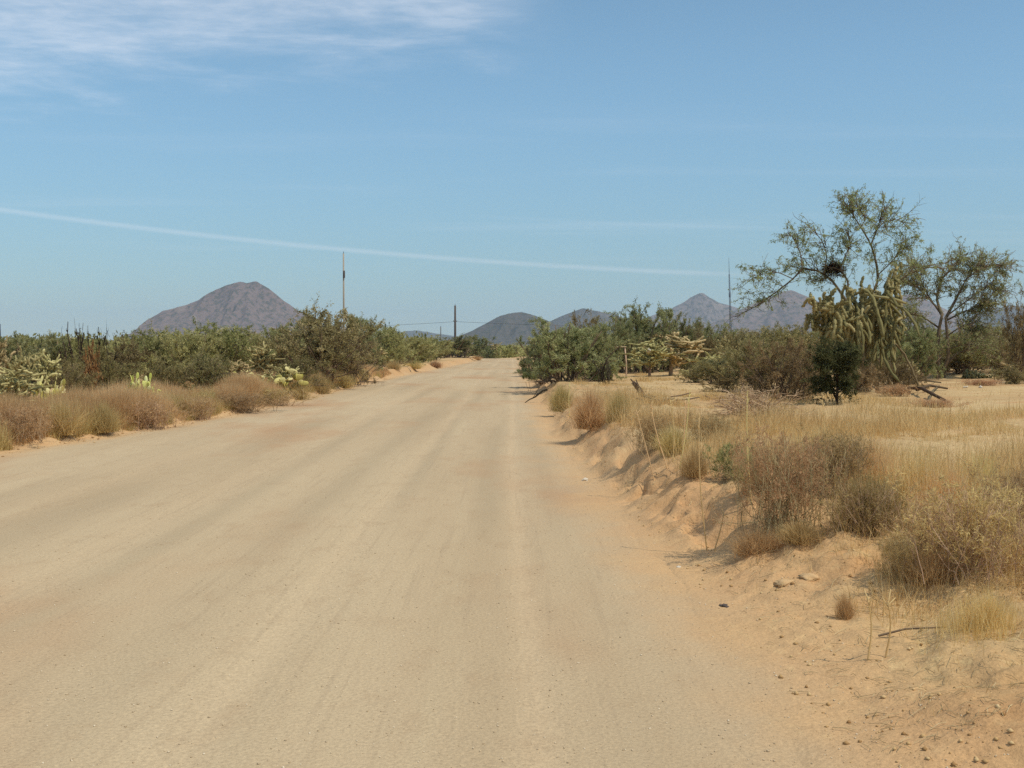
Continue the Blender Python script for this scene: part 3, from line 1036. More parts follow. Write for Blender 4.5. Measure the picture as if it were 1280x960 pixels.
# --- left side, (kind, u, depth, top v, width px, label, group)
for a in [
    ('mesquite', 18, 40, 419, 92, 'green rounded bush rising behind the chollas at the left edge', GL),
    ('mesquite', 60, 37, 414, 92, 'green dome bush between the left edge chollas and the bare snag', GL),
    ('brown', 122, 29, 430, 95, 'dark brown twiggy bush just below the bare forked snag', GL),
    ('brown', 160, 36, 415, 90, 'brownish olive bush below the left foot of the big hill', GL),
    ('creosote', 197, 38, 404, 92, 'upright olive bush in front of the left slope of the big hill', GL),
    ('creosote', 236, 35, 410, 90, 'bush with dark thin stems below the big hill, left of its summit', GL),
    ('creosote', 276, 37, 401, 92, 'wispy green bush directly below the summit of the big hill', GL),
    ('creosote', 318, 40, 410, 90, 'wispy olive bush in front of the right slope of the big hill', GL),
    ('mesquite', 350, 47, 398, 84, 'grey green bush touching the left side of the tallest roadside bush', GL),
    ('creosote', 402, 41, 374, 112, 'tallest bush of the left side, dark stemmed, in front of the pale pole', GL),
    ('brown', 432, 44, 402, 82, 'brown and green bush leaning on the right side of the tallest bush', GL),
    ('mesquite', 446, 54, 392, 74, 'bushy grey green crown just right of the pale utility pole', GL),
    ('creosote', 478, 66, 406, 62, 'olive bush where the left bank starts to narrow', GL),
    ('dark', 486, 84, 405, 24, 'thin dark spiky shrub standing above the olive bushes', GL),
    ('creosote', 510, 78, 419, 60, 'low olive bush above the crumbling left bank', GL),
    ('creosote', 540, 96, 420, 50, 'small olive bush left of the dark thin pole', GL),
    ('mesquite', 568, 118, 418, 68, 'bright green rounded bush at the road edge below the dark thin pole', GL),
    ('mesquite', 603, 186, 419, 40, 'small green bush standing beyond the crest of the road', GL),
    ('brown', 90, 26, 446, 60, 'grey brown low bush behind the yellow prickly pear by the left edge', GL),
    ('creosote', 255, 30, 436, 70, 'low dark green bush behind the golden grass strip, left of the pale cholla', GL),
    ('brown', 205, 29, 438, 70, 'low brown bush behind the golden grass strip, right of the small yellow prickly pear', GL),
    ('brown', 375, 36, 440, 60, 'grey low bush at the foot of the tallest bush', GL),
    ('cholla', 2, 25, 424, 44, 'tall cholla cut by the left edge of the view', GC),
    ('cholla', 22, 23, 439, 46, 'dense pale cholla second from the left edge', GC),
    ('cholla', 50, 24, 437, 44, 'cholla with bushy golden top and bare dark trunk', GC),
    ('cholla', 14, 20.5, 460, 62, 'low grey cholla in front of the left edge chollas', GC),
    ('cholla', 292, 31, 450, 40, 'small pale cholla beside the bright yellow prickly pear', GC),
    ('cholla', 336, 36, 431, 48, 'straw coloured cholla at the left foot of the tallest bush', GC),
    ('cholla', 352, 33, 455, 46, 'low green cholla right of the bright yellow prickly pear', GC),
    ('cholla', 462, 55, 428, 34, 'small cholla under the grey green crown by the pale pole', GC),
    ('cholla', 622, 186, 429, 22, 'far cholla standing at the very end of the road', GC),
    ('cholla', 640, 176, 431, 20, 'farthest cholla, right of the one at the road end', GC),
    ('pear_y', 66, 23, 455, 40, 'yellow prickly pear below the cholla with the bare trunk'),
    ('pear_y', 178, 25, 460, 40, 'small yellow green prickly pear in the grass behind the left bank'),
    ('pear_y', 326, 33, 448, 84, 'bright lemon yellow prickly pear near the tallest bush'),
]:
    plant(*a)
# subshrubs and tussocks on the left bank, by where they meet the ground
for a in [
    ('burro', 22, None, 501, 84, 'grey dry shrub on the left bank nearest the left edge', GB, 546),
    ('tuft', 78, None, 490, 70, 'pale golden tussock on the left bank, second clump from the left edge', GT, 541),
    ('tuft_brown', 128, None, 494, 66, 'brown tussock on the left bank below the rust red bush', GT, 538),
    ('burro', 178, None, 495, 92, 'dark based shrub overhanging the left bank', GB, 533),
    ('burro', 238, None, 493, 58, 'grey shrub on the left bank under the wispy green bush', GB, 524),
    ('burro', 296, None, 487, 96, 'greenish grey shrub in front of the small pale cholla', GB, 512),
    ('burro', 338, None, 483, 74, 'olive grey shrub below the bright yellow prickly pear', GB, 505),
    ('tuft_brown', 372, None, 466, 44, 'rusty brown grass tussock on the left bank end', GT, 498),
    ('tuft_brown', 400, None, 462, 44, 'brown tussock at the corner of the left bank under the tallest bush', GT, 492),
    ('tuft', 428, None, 460, 40, 'pale tussock right of the brown tussock on the left bank', GT, 484),
    ('tuft_brown', 492, None, 446, 30, 'tussock on the far left bank below the dark spiky shrub', GT, 461),
    ('tuft', 518, None, 447, 30, 'pale tussock on the crumbling far left bank', GT, 460.5),
    ('tuft_brown', 544, None, 448, 26, 'tussock beside the bright green rounded bush', GT, 459.5),
    ('tuft', 596, None, 442, 18, 'small far tussock right of the bright green rounded bush', GT, 450),
]:
    plant(*a)
plant('dead', 100, 31, 397, 40, 'bare grey forked snag against the sky', 'bare snags on the left')
plant('dead', 132, 34, 400, 30, 'bare dark snag right of the forked one, left of the hill', 'bare snags on the left')
PROTO['rust'] = [shrub('rust_bush', 195, 1.0, 1.0, 14, 1800, (0.08, 0.04), M_REDLEAF, M_DARKBARK, 0.5, 0.2, 0.02, 0.03, bare=0.3)]
NOM['rust'], KIND['rust'] = (1.0, 1.0), ('dead_bush', 'bush')
plant('rust', 115, 28, 424, 20, 'rust red dead bush under the forked snag')
# --- right side
for a in [
    ('mesquite', 708, 37.5, 396, 112, 'large leafy green bush overhanging the right road edge', GR),
    ('mesquite', 738, 40, 402, 62, 'green bush merging with the right side of the large roadside bush', GR),
    ('brown', 732, 55, 386, 62, 'brown topped bush behind the large roadside bush', GR),
    ('mesquite', 792, 52, 379, 90, 'tallest green bush behind the big tangled cholla', GR),
    ('mesquite', 828, 55, 386, 74, 'bush between the tallest green bush and the grey green bush right of it', GR),
    ('mesquite', 688, 42, 408, 70, 'leafy bush in the left flank of the large roadside bush', GR),
    ('mesquite', 770, 50, 398, 56, 'green bush left of the tallest green bush', GR),
    ('mesquite', 848, 62, 396, 70, 'grey green bush right of the tallest green bush', GR),
    ('brown', 878, 57, 402, 52, 'dark brown twiggy bush left of the radio mast', GR),
    ('creosote', 928, 48, 408, 70, 'yellowish olive bush below the radio mast', GR),
    ('creosote', 976, 40, 404, 84, 'rounded olive bush left of the hanging cholla', GR),
    ('weeping', 976, 23.4, 422, 100, 'drooping brown olive bush beside the hanging cholla', GR),
    ('creosote', 938, 35, 438, 66, 'low grey green bush behind the pile of dead brush', GR),
    ('mesquite', 1120, 44, 396, 76, 'grey green bush behind the hanging cholla trunk', GR),
    ('creosote', 1160, 52, 404, 80, 'olive bush behind the trunk of the right hand mesquite', GR),
    ('brown', 1208, 54, 398, 66, 'brown olive bush right of the right hand mesquite trunk', GR),
    ('creosote', 1244, 50, 406, 60, 'olive bush below the bluish hill at the right edge', GR),
    ('brown', 1280, 36, 360, 62, 'tall dark shrub cut by the right edge of the view', GR),
    ('brown', 1078, 28.3, 446, 62, 'dark scrub filling the foot of the hanging cholla', GR),
    ('brown', 1126, 30, 448, 56, 'dry scrub between the hanging cholla and the fallen logs', GR),
    ('creosote', 948, 30, 420, 80, 'olive bush left of the drooping brown olive bush', GR),
    ('mesquite', 672, 58, 416, 46, 'green bush behind the left of the large roadside bush, at the road edge', GR),
    ('mesquite', 1136, 40, 408, 70, 'grey green bush under the left limbs of the forked mesquite', GR),
    ('creosote', 1206, 42.5, 410, 74, 'olive bush under the right limbs of the forked mesquite', GR),
    ('creosote', 1250, 44, 414, 60, 'olive bush just left of the tan dry bush at the right edge', GR),
    ('brown', 1105, 32, 440, 60, 'brown tangle at the foot of the hanging cholla', GR),
    ('cholla', 838, 46, 416, 78, 'big tangled cholla in the clearing', GC),
    ('cholla', 812, 45.5, 425, 56, 'low cholla against the left of the big tangled cholla, holding a white scrap', GC),
    ('cholla', 816, 52, 414, 44, 'brownish cholla behind the left of the big tangled cholla', GC),
    ('cholla', 884, 40, 442, 48, 'low cholla right of the big tangled cholla', GC),
    ('cholla', 902, 54, 421, 42, 'pale topped cholla below the radio mast', GC),
    ('cholla', 1196, 43, 446, 46, 'cholla right of the forked mesquite trunk', GC),
    ('cholla', 1222, 52, 436, 40, 'pale cholla behind the blue green prickly pear', GC),
    ('cholla', 1272, 38, 424, 44, 'cholla at the foot of the tall dark shrub on the right edge', GC),
    ('cholla', 1140, 33, 452, 44, 'low cholla between the hanging cholla and the forked mesquite', GC),
    ('brown', 872, 37, 452, 44, 'low dry bush in the clearing right of the leaning stump', GR),
    ('creosote', 1010, 33, 430, 60, 'olive bush close behind the small dark tree', GR),
    ('brown', 906, 30, 462, 56, 'low brown shrub left of the pile of dead brush', GR),
    ('creosote', 892, 34, 446, 54, 'grey olive shrub below the low cholla by the clearing', GR),
    ('cholla', 924, 37, 440, 50, 'cholla between the low grey green bush and the low cholla', GC),
    ('brown', 1008, 27, 456, 56, 'dry brown shrub just left of the small dark tree', GR),
    ('burro', 1120, 27, 478, 50, 'low dry shrub on the sand in front of the fallen logs', 'dry shrubs on the right'),
    ('burro', 1225, 33, 472, 46, 'small dry shrub on the sand in front of the blue green prickly pear', 'dry shrubs on the right'),
    ('brown', 1262, 34, 452, 60, 'dry brown shrub at the foot of the tall dark shrub on the right edge', GR),
    ('burro', 1170, 22, 496, 60, 'low grey shrub alone on the open sand right of the hanging cholla', 'dry shrubs on the right'),
    ('creosote', 868, 72, 408, 60, 'small olive bush between the tall dark bush and the dark twiggy bush', GR),
    ('mesquite', 905, 66, 404, 62, 'far green bush straight below the radio mast', GR),
    ('creosote', 1000, 52, 402, 70, 'olive bush in front of the double topped hill, behind the rounded olive bush', GR),
    ('mesquite', 1040, 48, 404, 70, 'green bush showing behind the hanging cholla', GR),
    ('brown', 952, 46, 426, 60, 'dry brown bush between the yellowish and the rounded olive bushes', GR),
    ('creosote', 1090, 56, 400, 60, 'grey olive bush behind the foot of the open crowned tree', GR),
    ('mesquite', 1150, 60, 402, 60, 'far green bush between the two mesquite trees', GR),
    ('brown', 1258, 42, 420, 56, 'tan dry bush left of the tall dark shrub on the right edge', GR),
    ('creosote', 1232, 60, 402, 60, 'far olive bush below the gap right of the mesquite trees', GR),
    ('brown', 1180, 47, 432, 64, 'low brown bush behind the forked mesquite trunk', GR),
    ('brown', 912, 42, 446, 50, 'low brown bush right of the low cholla by the clearing', GR),
    ('pear_b', 1222, 40.5, 455, 44, 'blue green prickly pear mound on the right'),
]:
    plant(*a)
for a in [
    ('brush_pile', 945, None, 478, 112, 'pile of dead grey brush on the sand', None, 518),
    ('dead', 758, None, 444, 40, 'bare branched shrub right of the large roadside bush', None, 480),
    ('tuft', 738, None, 472, 72, 'large golden grass tussock on the right bank', GT, 533),
    ('tuft_brown', 702, None, 470, 46, 'brown grass tussock at the foot of the large roadside bush', GT, 512),
    ('tuft_brown', 774, None, 478, 50, 'greyish tussock right of the large golden one', GT, 526),
    ('burro', 818, None, 512, 62, 'small grey shrub among the tall pale stalks', 'dry shrubs on the right', 562),
    ('burro', 890, None, 512, 70, 'faint grey shrub behind the tall pale stalks', 'dry shrubs on the right', 552),
    ('burro', 985, None, 532, 120, 'large grey brown shrub behind the dead grass mat', 'dry shrubs on the right', 655),
    ('burro', 1040, None, 528, 100, 'dry shrub between the large grey brown shrub and the green tussock', 'dry shrubs on the right', 618),
    ('tuft_green', 1088, None, 566, 120, 'green tinged grass tussock on the right', GT, 655),
    ('tuft_yellow', 1150, None, 532, 130, 'tall yellow grass clump on the right', GT, 625),
    ('tuft_yellow', 1085, None, 528, 110, 'yellow grass clump behind the green tinged tussock', GT, 600),
    ('tuft_yellow', 1225, None, 545, 120, 'yellow grass clump behind the biggest dry shrub', GT, 630),
    ('burro', 1225, None, 590, 170, 'biggest dry shrub at the right edge', 'dry shrubs on the right', 712),
    ('burro', 1165, None, 610, 90, 'dry shrub left of the biggest one at the right edge', 'dry shrubs on the right', 690),
    ('burro', 1132, None, 660, 66, 'small dark based shrub in front of the other dry shrubs', 'dry shrubs on the right', 724),
    ('burro_green', 915, None, 550, 52, 'small green shrub left of the large grey brown shrub', None, 600),
    ('burro', 945, None, 556, 70, 'dry shrub between the small green shrub and the tall pale stalk', 'dry shrubs on the right', 612),
    ('burro', 1085, None, 588, 100, 'low dry shrub in front of the green tinged tussock', 'dry shrubs on the right', 668),
    ('tuft_brown', 868, None, 546, 60, 'dry brown tussock on top of the bank beside the long straw stalk', GT, 592),
    ('tuft', 842, None, 520, 60, 'pale wispy tussock behind the right leaning straw stalk', GT, 566),
    ('tuft_yellow', 1020, None, 520, 110, 'yellow wispy clump behind the large grey brown shrub', GT, 580),
    ('tuft_yellow', 1190, None, 552, 130, 'yellow clump between the green tinged tussock and the right edge', GT, 645),
    ('burro', 1275, None, 570, 110, 'dry shrub cut by the right edge, behind the biggest one', 'dry shrubs on the right', 668),
    ('tuft_brown', 1165, None, 668, 90, 'brown tussock under the left of the biggest dry shrub', GT, 726),
    ('tuft_brown', 1000, None, 640, 80, 'brown tussock at the foot of the large grey brown shrub', GT, 674),
    ('tuft_brown', 948, None, 648, 100, 'flattened dead grass mat on the right bank', GT, 690),
    ('tuft_brown', 1056, None, 726, 36, 'small dead grass tuft on bare ground in front', GT, 772),
    ('tuft_yellow', 1235, None, 715, 110, 'thin straw grass below the biggest dry shrub', GT, 785),
]:
    plant(*a)


# ------------------------------------------------------------------ hand-shaped trees
def limb_pts(px, Y, rng, dz=0.25, n=14):
    """A limb traced in the photo, set in depth round Y with its own wander."""
    k = len(px)
    wob = np.cumsum(rng.normal(0, dz, k))
    P = np.array([at_depth(u, v, Y + w) for (u, v), w in zip(px, wob)])
    s = np.linspace(0, k - 1, n)
    Q = np.stack([np.interp(s, np.arange(k), P[:, j]) for j in range(3)], -1)
    Q[1:-1] = 0.5 * Q[1:-1] + 0.25 * (Q[:-2] + Q[2:])
    return Q


def tree_from(name, base, trunk_px, limbs_px, Y, seed, twigs, nleaf, leafmat, barkmat, label, r_trunk, r_limb, leaf=(0.09, 0.03), twig_len=0.8, up=0.05, lim_dz=0.25):
    rng = np.random.default_rng(seed)
    root = bpy.data.objects.new(name, None)
    COL.objects.link(root)
    root.location = [float(c) for c in base]
    tag(root, label, 'tree')
    o = np.asarray(base)
    g = Geo()
    for px, ra, rb in trunk_px:
        P = limb_pts(px, Y, rng, 0.06) - o
        P[0, 2] = min(P[0, 2], -0.08)
        tubes(g, P[None], ra, rb, 8, 0.45)
    link('trunk', g.mesh(name + '_trunk', barkmat, True), root)
    A = []
    for px, ra, rb in limbs_px:
        P = limb_pts(px, Y, rng, lim_dz) - o
        A.append(P)
        g = Geo()
        tubes(g, P[None], ra, rb, 6, 0.5)
        link('limb', g.mesh(name + '_limb', barkmat, True), root)
    A = np.stack(A)
    p, t, _, f = sample(rng, A, twigs, 0.25, 1.0)
    B = grow(rng, p, t * 0.7 + rng.normal(0, 0.6, (twigs, 3)) + [0, 0, 0.2], twig_len * rng.uniform(0.4, 1.2, twigs), 6, 0.22, up)
    n3 = twigs * 4
    p, t, _, f = sample(rng, B, n3, 0.2, 1.0)
    D = grow(rng, p, t * 0.7 + rng.normal(0, 0.7, (n3, 3)), twig_len * 0.45 * rng.uniform(0.4, 1.2, n3), 4, 0.25, -0.02)
    g = Geo()
    tubes(g, B, r_limb * 0.4, r_limb * 0.18, 4, rng.uniform(0.3, 0.9, twigs))
    tubes(g, D, r_limb * 0.17, r_limb * 0.1, 3, rng.uniform(0.3, 0.9, n3), cap=False)
    link('twig', g.mesh(name + '_twig', barkmat), root)
    g = Geo()
    w = rng.gamma(1.1, 1.0, len(D))
    idx = rng.choice(len(D), nleaf, p=w / w.sum())
    f = rng.uniform(0, 2.999, nleaf)
    k = f.astype(int)
    tt = (f - k)[:, None]
    pos = D[idx, k] * (1 - tt) + D[idx, k + 1] * tt + rng.normal(0, 0.02, (nleaf, 3))
    col = np.clip(0.6 * rng.uniform(0, 1, len(D))[idx] + rng.uniform(0, 0.5, nleaf), 0, 1)
    leaves(g, rng, pos, leaf[0], leaf[1], col, np.array([0, 0, -0.6]), 0.8)
    link('crown', g.mesh(name + '_crown', leafmat), root)
    return root


bT = ground_at(1085, 33)
tree_from('mesquite_tree', bT,
          [([(1085, 486), (1083, 455), (1078, 425), (1082, 395)], 0.10, 0.07), ([(1080, 430), (1066, 400), (1056, 374)], 0.06, 0.045)],
          [([(1082, 398), (1088, 372), (1098, 352), (1096, 330), (1089, 305), (1076, 284)], 0.05, 0.022),
           ([(1089, 305), (1096, 288), (1101, 272), (1106, 258)], 0.024, 0.010),
           ([(1092, 292), (1104, 278), (1118, 274), (1134, 279)], 0.018, 0.008),
           ([(1076, 284), (1068, 272), (1062, 262), (1058, 256)], 0.020, 0.008),
           ([(1076, 284), (1082, 274), (1076, 264), (1070, 260)], 0.016, 0.007),
           ([(1058, 376), (1040, 350), (1022, 338), (1003, 336)], 0.04, 0.028),
           ([(1003, 336), (990, 350), (969, 366), (947, 382), (919, 396)], 0.028, 0.010),
           ([(1003, 336), (1001, 318), (994, 300), (984, 290)], 0.018, 0.008),
           ([(1030, 342), (1034, 318), (1026, 298), (1012, 284)], 0.020, 0.008),
           ([(990, 348), (972, 340), (956, 342), (944, 346)], 0.015, 0.006),
           ([(1060, 368), (1060, 350), (1050, 338), (1036, 334)], 0.03, 0.014),
           ([(1050, 338), (1056, 320), (1064, 306), (1060, 292)], 0.018, 0.008),
           ([(1096, 345), (1112, 330), (1122, 318), (1128, 300)], 0.02, 0.008),
           ([(1090, 392), (1112, 362), (1132, 344), (1160, 333), (1184, 336)], 0.032, 0.014)],
          33, 501, 400, 13500, M_TREE, M_BRANCH, 'open crowned mesquite tree with sparse feathery branches above the hanging cholla', 0.1, 0.022, (0.07, 0.024), 0.72, 0.0)
bT2 = ground_at(1174, 41)
tree_from('mesquite_tree', bT2,
          [([(1174, 472), (1173, 445), (1173, 415), (1178, 392)], 0.085, 0.05), ([(1176, 468), (1186, 448), (1184, 420), (1182, 396)], 0.075, 0.045),
           ([(1172, 470), (1162, 450), (1150, 436)], 0.06, 0.035), ([(1180, 458), (1196, 442), (1212, 436)], 0.05, 0.03)],
          [([(1178, 394), (1170, 374), (1176, 350), (1190, 334), (1202, 320)], 0.055, 0.016),
           ([(1182, 398), (1196, 372), (1206, 352), (1216, 338), (1226, 328)], 0.055, 0.016),
           ([(1204, 352), (1222, 338), (1240, 330), (1252, 334)], 0.025, 0.008),
           ([(1178, 392), (1160, 372), (1146, 358), (1130, 352)], 0.04, 0.012),
           ([(1184, 400), (1204, 390), (1222, 384), (1236, 380)], 0.035, 0.012),
           ([(1174, 410), (1154, 396), (1136, 392), (1120, 400)], 0.035, 0.012),
           ([(1150, 436), (1138, 424), (1128, 420), (1120, 424)], 0.03, 0.012),
           ([(1184, 420), (1198, 410), (1214, 408), (1226, 414)], 0.03, 0.012), ([(1178, 396), (1158, 366), (1148, 344), (1140, 330)], 0.03, 0.01),
           ([(1182, 396), (1214, 372), (1234, 358), (1246, 362)], 0.03, 0.01), ([(1173, 430), (1158, 424), (1146, 430), (1136, 440)], 0.025, 0.01), ([(1184, 436), (1200, 432), (1216, 430), (1230, 440)], 0.025, 0.01)],
          41, 502, 680, 24000, M_TREE, M_BRANCH, 'fork trunked mesquite tree with a leafy crown at the right', 0.1, 0.03, (0.08, 0.028), 0.85, -0.03)
bT3 = on_ground(1046, 506)
tree_from('young_tree', bT3,
          [([(1046, 508), (1046, 496), (1047, 484)], 0.035, 0.028), ([(1046, 500), (1040, 488), (1034, 478)], 0.02, 0.014)],
          [([(1046, 492), (1052, 488), (1058, 482), (1062, 476)], 0.016, 0.006), ([(1044, 492), (1036, 488), (1030, 482), (1026, 476)], 0.016, 0.006), ([(1047, 486), (1046, 468), (1044, 452), (1046, 438)], 0.025, 0.008), ([(1047, 486), (1056, 472), (1062, 460), (1064, 448)], 0.02, 0.008),
           ([(1034, 478), (1030, 466), (1026, 454), (1028, 444)], 0.016, 0.006), ([(1047, 484), (1052, 466), (1054, 452), (1054, 442)], 0.018, 0.007)],
          float(bT3[1]), 503, 260, 16000, M_DARKLEAF, M_DARKBARK, 'small dark dense tree in the shade under the hanging cholla', 0.03, 0.012, (0.055, 0.02), 0.36, 0.0, 0.14)


def hanging_cholla():
    rng = np.random.default_rng(77)
    Y = 29.0
    base = ground_at(1100, Y)
    root = bpy.data.objects.new('hanging_cholla', None)
    COL.objects.link(root)
    root.location = [float(c) for c in base]
    tag(root, 'big chain fruit cholla with straw coloured arms hanging in long chains', 'cactus', GC)
    g = Geo()
    for px, a, b in [([(1102, 496), (1092, 470), (1088, 445), (1082, 415), (1078, 395)], 0.06, 0.045), ([(1118, 494), (1106, 462), (1098, 430), (1094, 405)], 0.03, 0.03),
                     ([(1092, 470), (1068, 440), (1050, 420)], 0.05, 0.04), ([(1150, 482), (1140, 462), (1122, 432), (1108, 408)], 0.03, 0.025)]:
        tubes(g, limb_pts(px, Y, rng, 0.12)[None] + np.cumsum(rng.normal(0, 0.02, (14, 3)), 0) - base, a, b, 8, 0.15)
    link('trunk', g.mesh('hanging_cholla_trunk', M_DEADWOOD, True), root)
    arms = [[(1094, 405), (1102, 385), (1108, 362), (1116, 345), (1122, 330)], [(1090, 400), (1098, 378), (1102, 362), (1106, 352)], [(1078, 400), (1066, 385), (1064, 372), (1062, 362)],
            [(1050, 420), (1032, 405), (1022, 392), (1020, 376)], [(1056, 424), (1040, 412), (1030, 400), (1032, 384)], [(1078, 398), (1058, 394), (1040, 392), (1026, 398)],
            [(1082, 402), (1070, 396), (1054, 402), (1044, 412)], [(1090, 402), (1104, 396), (1114, 404), (1118, 418)], [(1092, 404), (1110, 392), (1120, 400), (1122, 416)],
            [(1078, 396), (1076, 384), (1074, 374), (1078, 364)], [(1084, 400), (1086, 384), (1092, 372), (1090, 360)], [(1060, 410), (1044, 400), (1034, 402), (1028, 412)],
            [(1070, 402), (1058, 388), (1046, 380), (1042, 370)], [(1088, 402), (1076, 392), (1066, 394), (1058, 404)], [(1082, 404), (1090, 394), (1100, 400), (1104, 412)]]
    A = np.stack([limb_pts(px, Y, rng, 0.35, 13) + np.cumsum(rng.normal(0, 0.025, (13, 3)), 0) for px in arms]) - base
    strands = [(A, 0.042)]
    n = 250
    p, t, i, f = sample(rng, A, n, 0.25, 1.0)
    p = p + rng.normal(0, 0.09, (n, 3))
    hl = np.interp(p[:, 0] + base[0], (np.array([1015, 1050, 1075, 1100, 1120]) - 640) * Y / FPX, [0.55, 0.9, 1.45, 1.55, 0.75])
    hang = grow(rng, p, rng.normal(0, 0.5, (n, 3)) + [0, 0, -0.9], (0.2 + 0.95 * rng.random(n) ** 1.2) * hl, 13, 0.15, -0.14)
    strands.append((hang, 0.043))
    n = 110
    p, t, i, f = sample(rng, A, n, 0.3, 1.0)
    upw = grow(rng, p, rng.normal(0, 0.9, (n, 3)) + [0, 0, 0.3], rng.uniform(0.15, 0.5, n), 13, 0.2, 0.03)
    strands.append((upw, 0.042))
    g, gs = Geo(), Geo()
    for s, rr in strands:
        s[..., 2] = np.maximum(s[..., 2], 0.06)
        N = len(s)
        kk = np.arange(13)[None]
        pinch = 0.52 + 0.6 * np.abs(np.sin(np.pi * (kk / 3.0 + rng.uniform(0, 1, (N, 1)))))
        pinch[:, -1] *= 0.6
        tubes(g, s, rr, rr * 0.9, 7, rng.uniform(0.2, 1, N), pinch)
        m = 60 * N
        q, tg, i, f = sample(rng, s, m)
        out = nrm(np.cross(tg, rng.normal(0, 1, (m, 3))))
        leaves(gs, rng, q + out * rr * 0.85, 0.03, 0.007, rng.uniform(0, 1, m), out, 0.35)
    link('arm', g.mesh('hanging_cholla_arm', M_CHOLLA, True), root)
    link('spine', gs.mesh('hanging_cholla_spine', M_SPINE), root)


hanging_cholla()


def strand_thing(name, strands, mat, label, cat, group=None, col=0.5):
    """A thing made of a few woody strands: [(points, r0, r1)], world coordinates."""
    o = np.asarray(strands[0][0][0], float)
    g = Geo()
    for P, a, b in strands:
        tubes(g, (np.asarray(P, float) - o)[None], a, b, 6, col)
    ob = link(name, g.mesh(name, mat, True))
    ob.location = [float(c) for c in o]
    return tag(ob, label, cat, group)


def build_nest():
    rng = np.random.default_rng(9)
    c = at_depth(1041, 336, 33)
    g = Geo()
    n = 420
    p = nrm(rng.normal(0, 1, (n, 3))) * rng.uniform(0.02, 0.2, (n, 1)) * [1.3, 1.0, 0.85]
    s = grow(rng, p, rng.normal(0, 1, (n, 3)) * [1, 1, 0.5], rng.uniform(0.15, 0.4, n), 4, 0.3)
    tubes(g, s, 0.008, 0.004, 3, rng.uniform(0, 1, n), cap=False)
    o = link('twig_nest', g.mesh('twig_nest', M_DARKBARK))
    o.location = [float(k) for k in c]
    tag(o, 'dark ball of twigs lodged in the open mesquite branches', 'nest')


build_nest()


def build_stalks():
    spots = [((795, 512), (818, 600)), ((813, 506), (835, 586)), ((838, 500), (841, 578)), ((862, 490), (849, 586)), ((857, 500), (853, 570)), ((874, 516), (884, 688)),
             ((934, 490), (940, 632)), ((950, 552), (960, 625)), ((712, 478), (712, 520)), ((905, 640), (892, 690)), ((1028, 500), (1030, 560)), ((1084, 745), (1084, 826)), ((1110, 752), (1106, 822))]
    says = ['leaning straw stalk nearest the road', 'second leaning straw stalk from the road', 'thin upright straw stalk in the middle of the tall stalks', 'tall straw stalk leaning right',
            'short straw stalk beside the right leaning one', 'long straw stalk standing low on the right bank', 'tall pale stalk beside the small green shrub', 'bent stalk right of the small green shrub',
            'single thin stalk in the large golden tussock', 'short leaning stalk at the foot of the long one', 'thin stalk behind the large grey brown shrub', 'straw stalk on bare ground in front, left of a pair', 'straw stalk on bare ground in front, right of a pair']
    rng = np.random.default_rng(4)
    for (top, bot), say in zip(spots, says):
        b = on_ground(*bot)
        t = at_depth(top[0], top[1], b[1] + rng.uniform(-0.1, 0.2))
        k = np.linspace(0, 1, 8)[:, None]
        P = b + (t - b) * k + np.array([1, 0.4, 0]) * (np.sin(k * math.pi) * rng.uniform(-0.03, 0.03))
        P[0, 2] -= 0.03
        r = 0.0045 + 0.00012 * b[1]
        heads = []
        for q in range(5):
            a = P[-2] + (P[-1] - P[-2]) * q / 5
            heads.append((np.array([a, a + rng.normal(0, 0.02, 3) + (0, 0, 0.03)]), r * 0.8, r * 0.4))
        strand_thing('grass_stalk', [(P, r, r * 0.6)] + heads, M_YELLOWGRASS, say, 'dry stalk', 'tall pale stalks on the right bank', 0.85)


build_stalks()


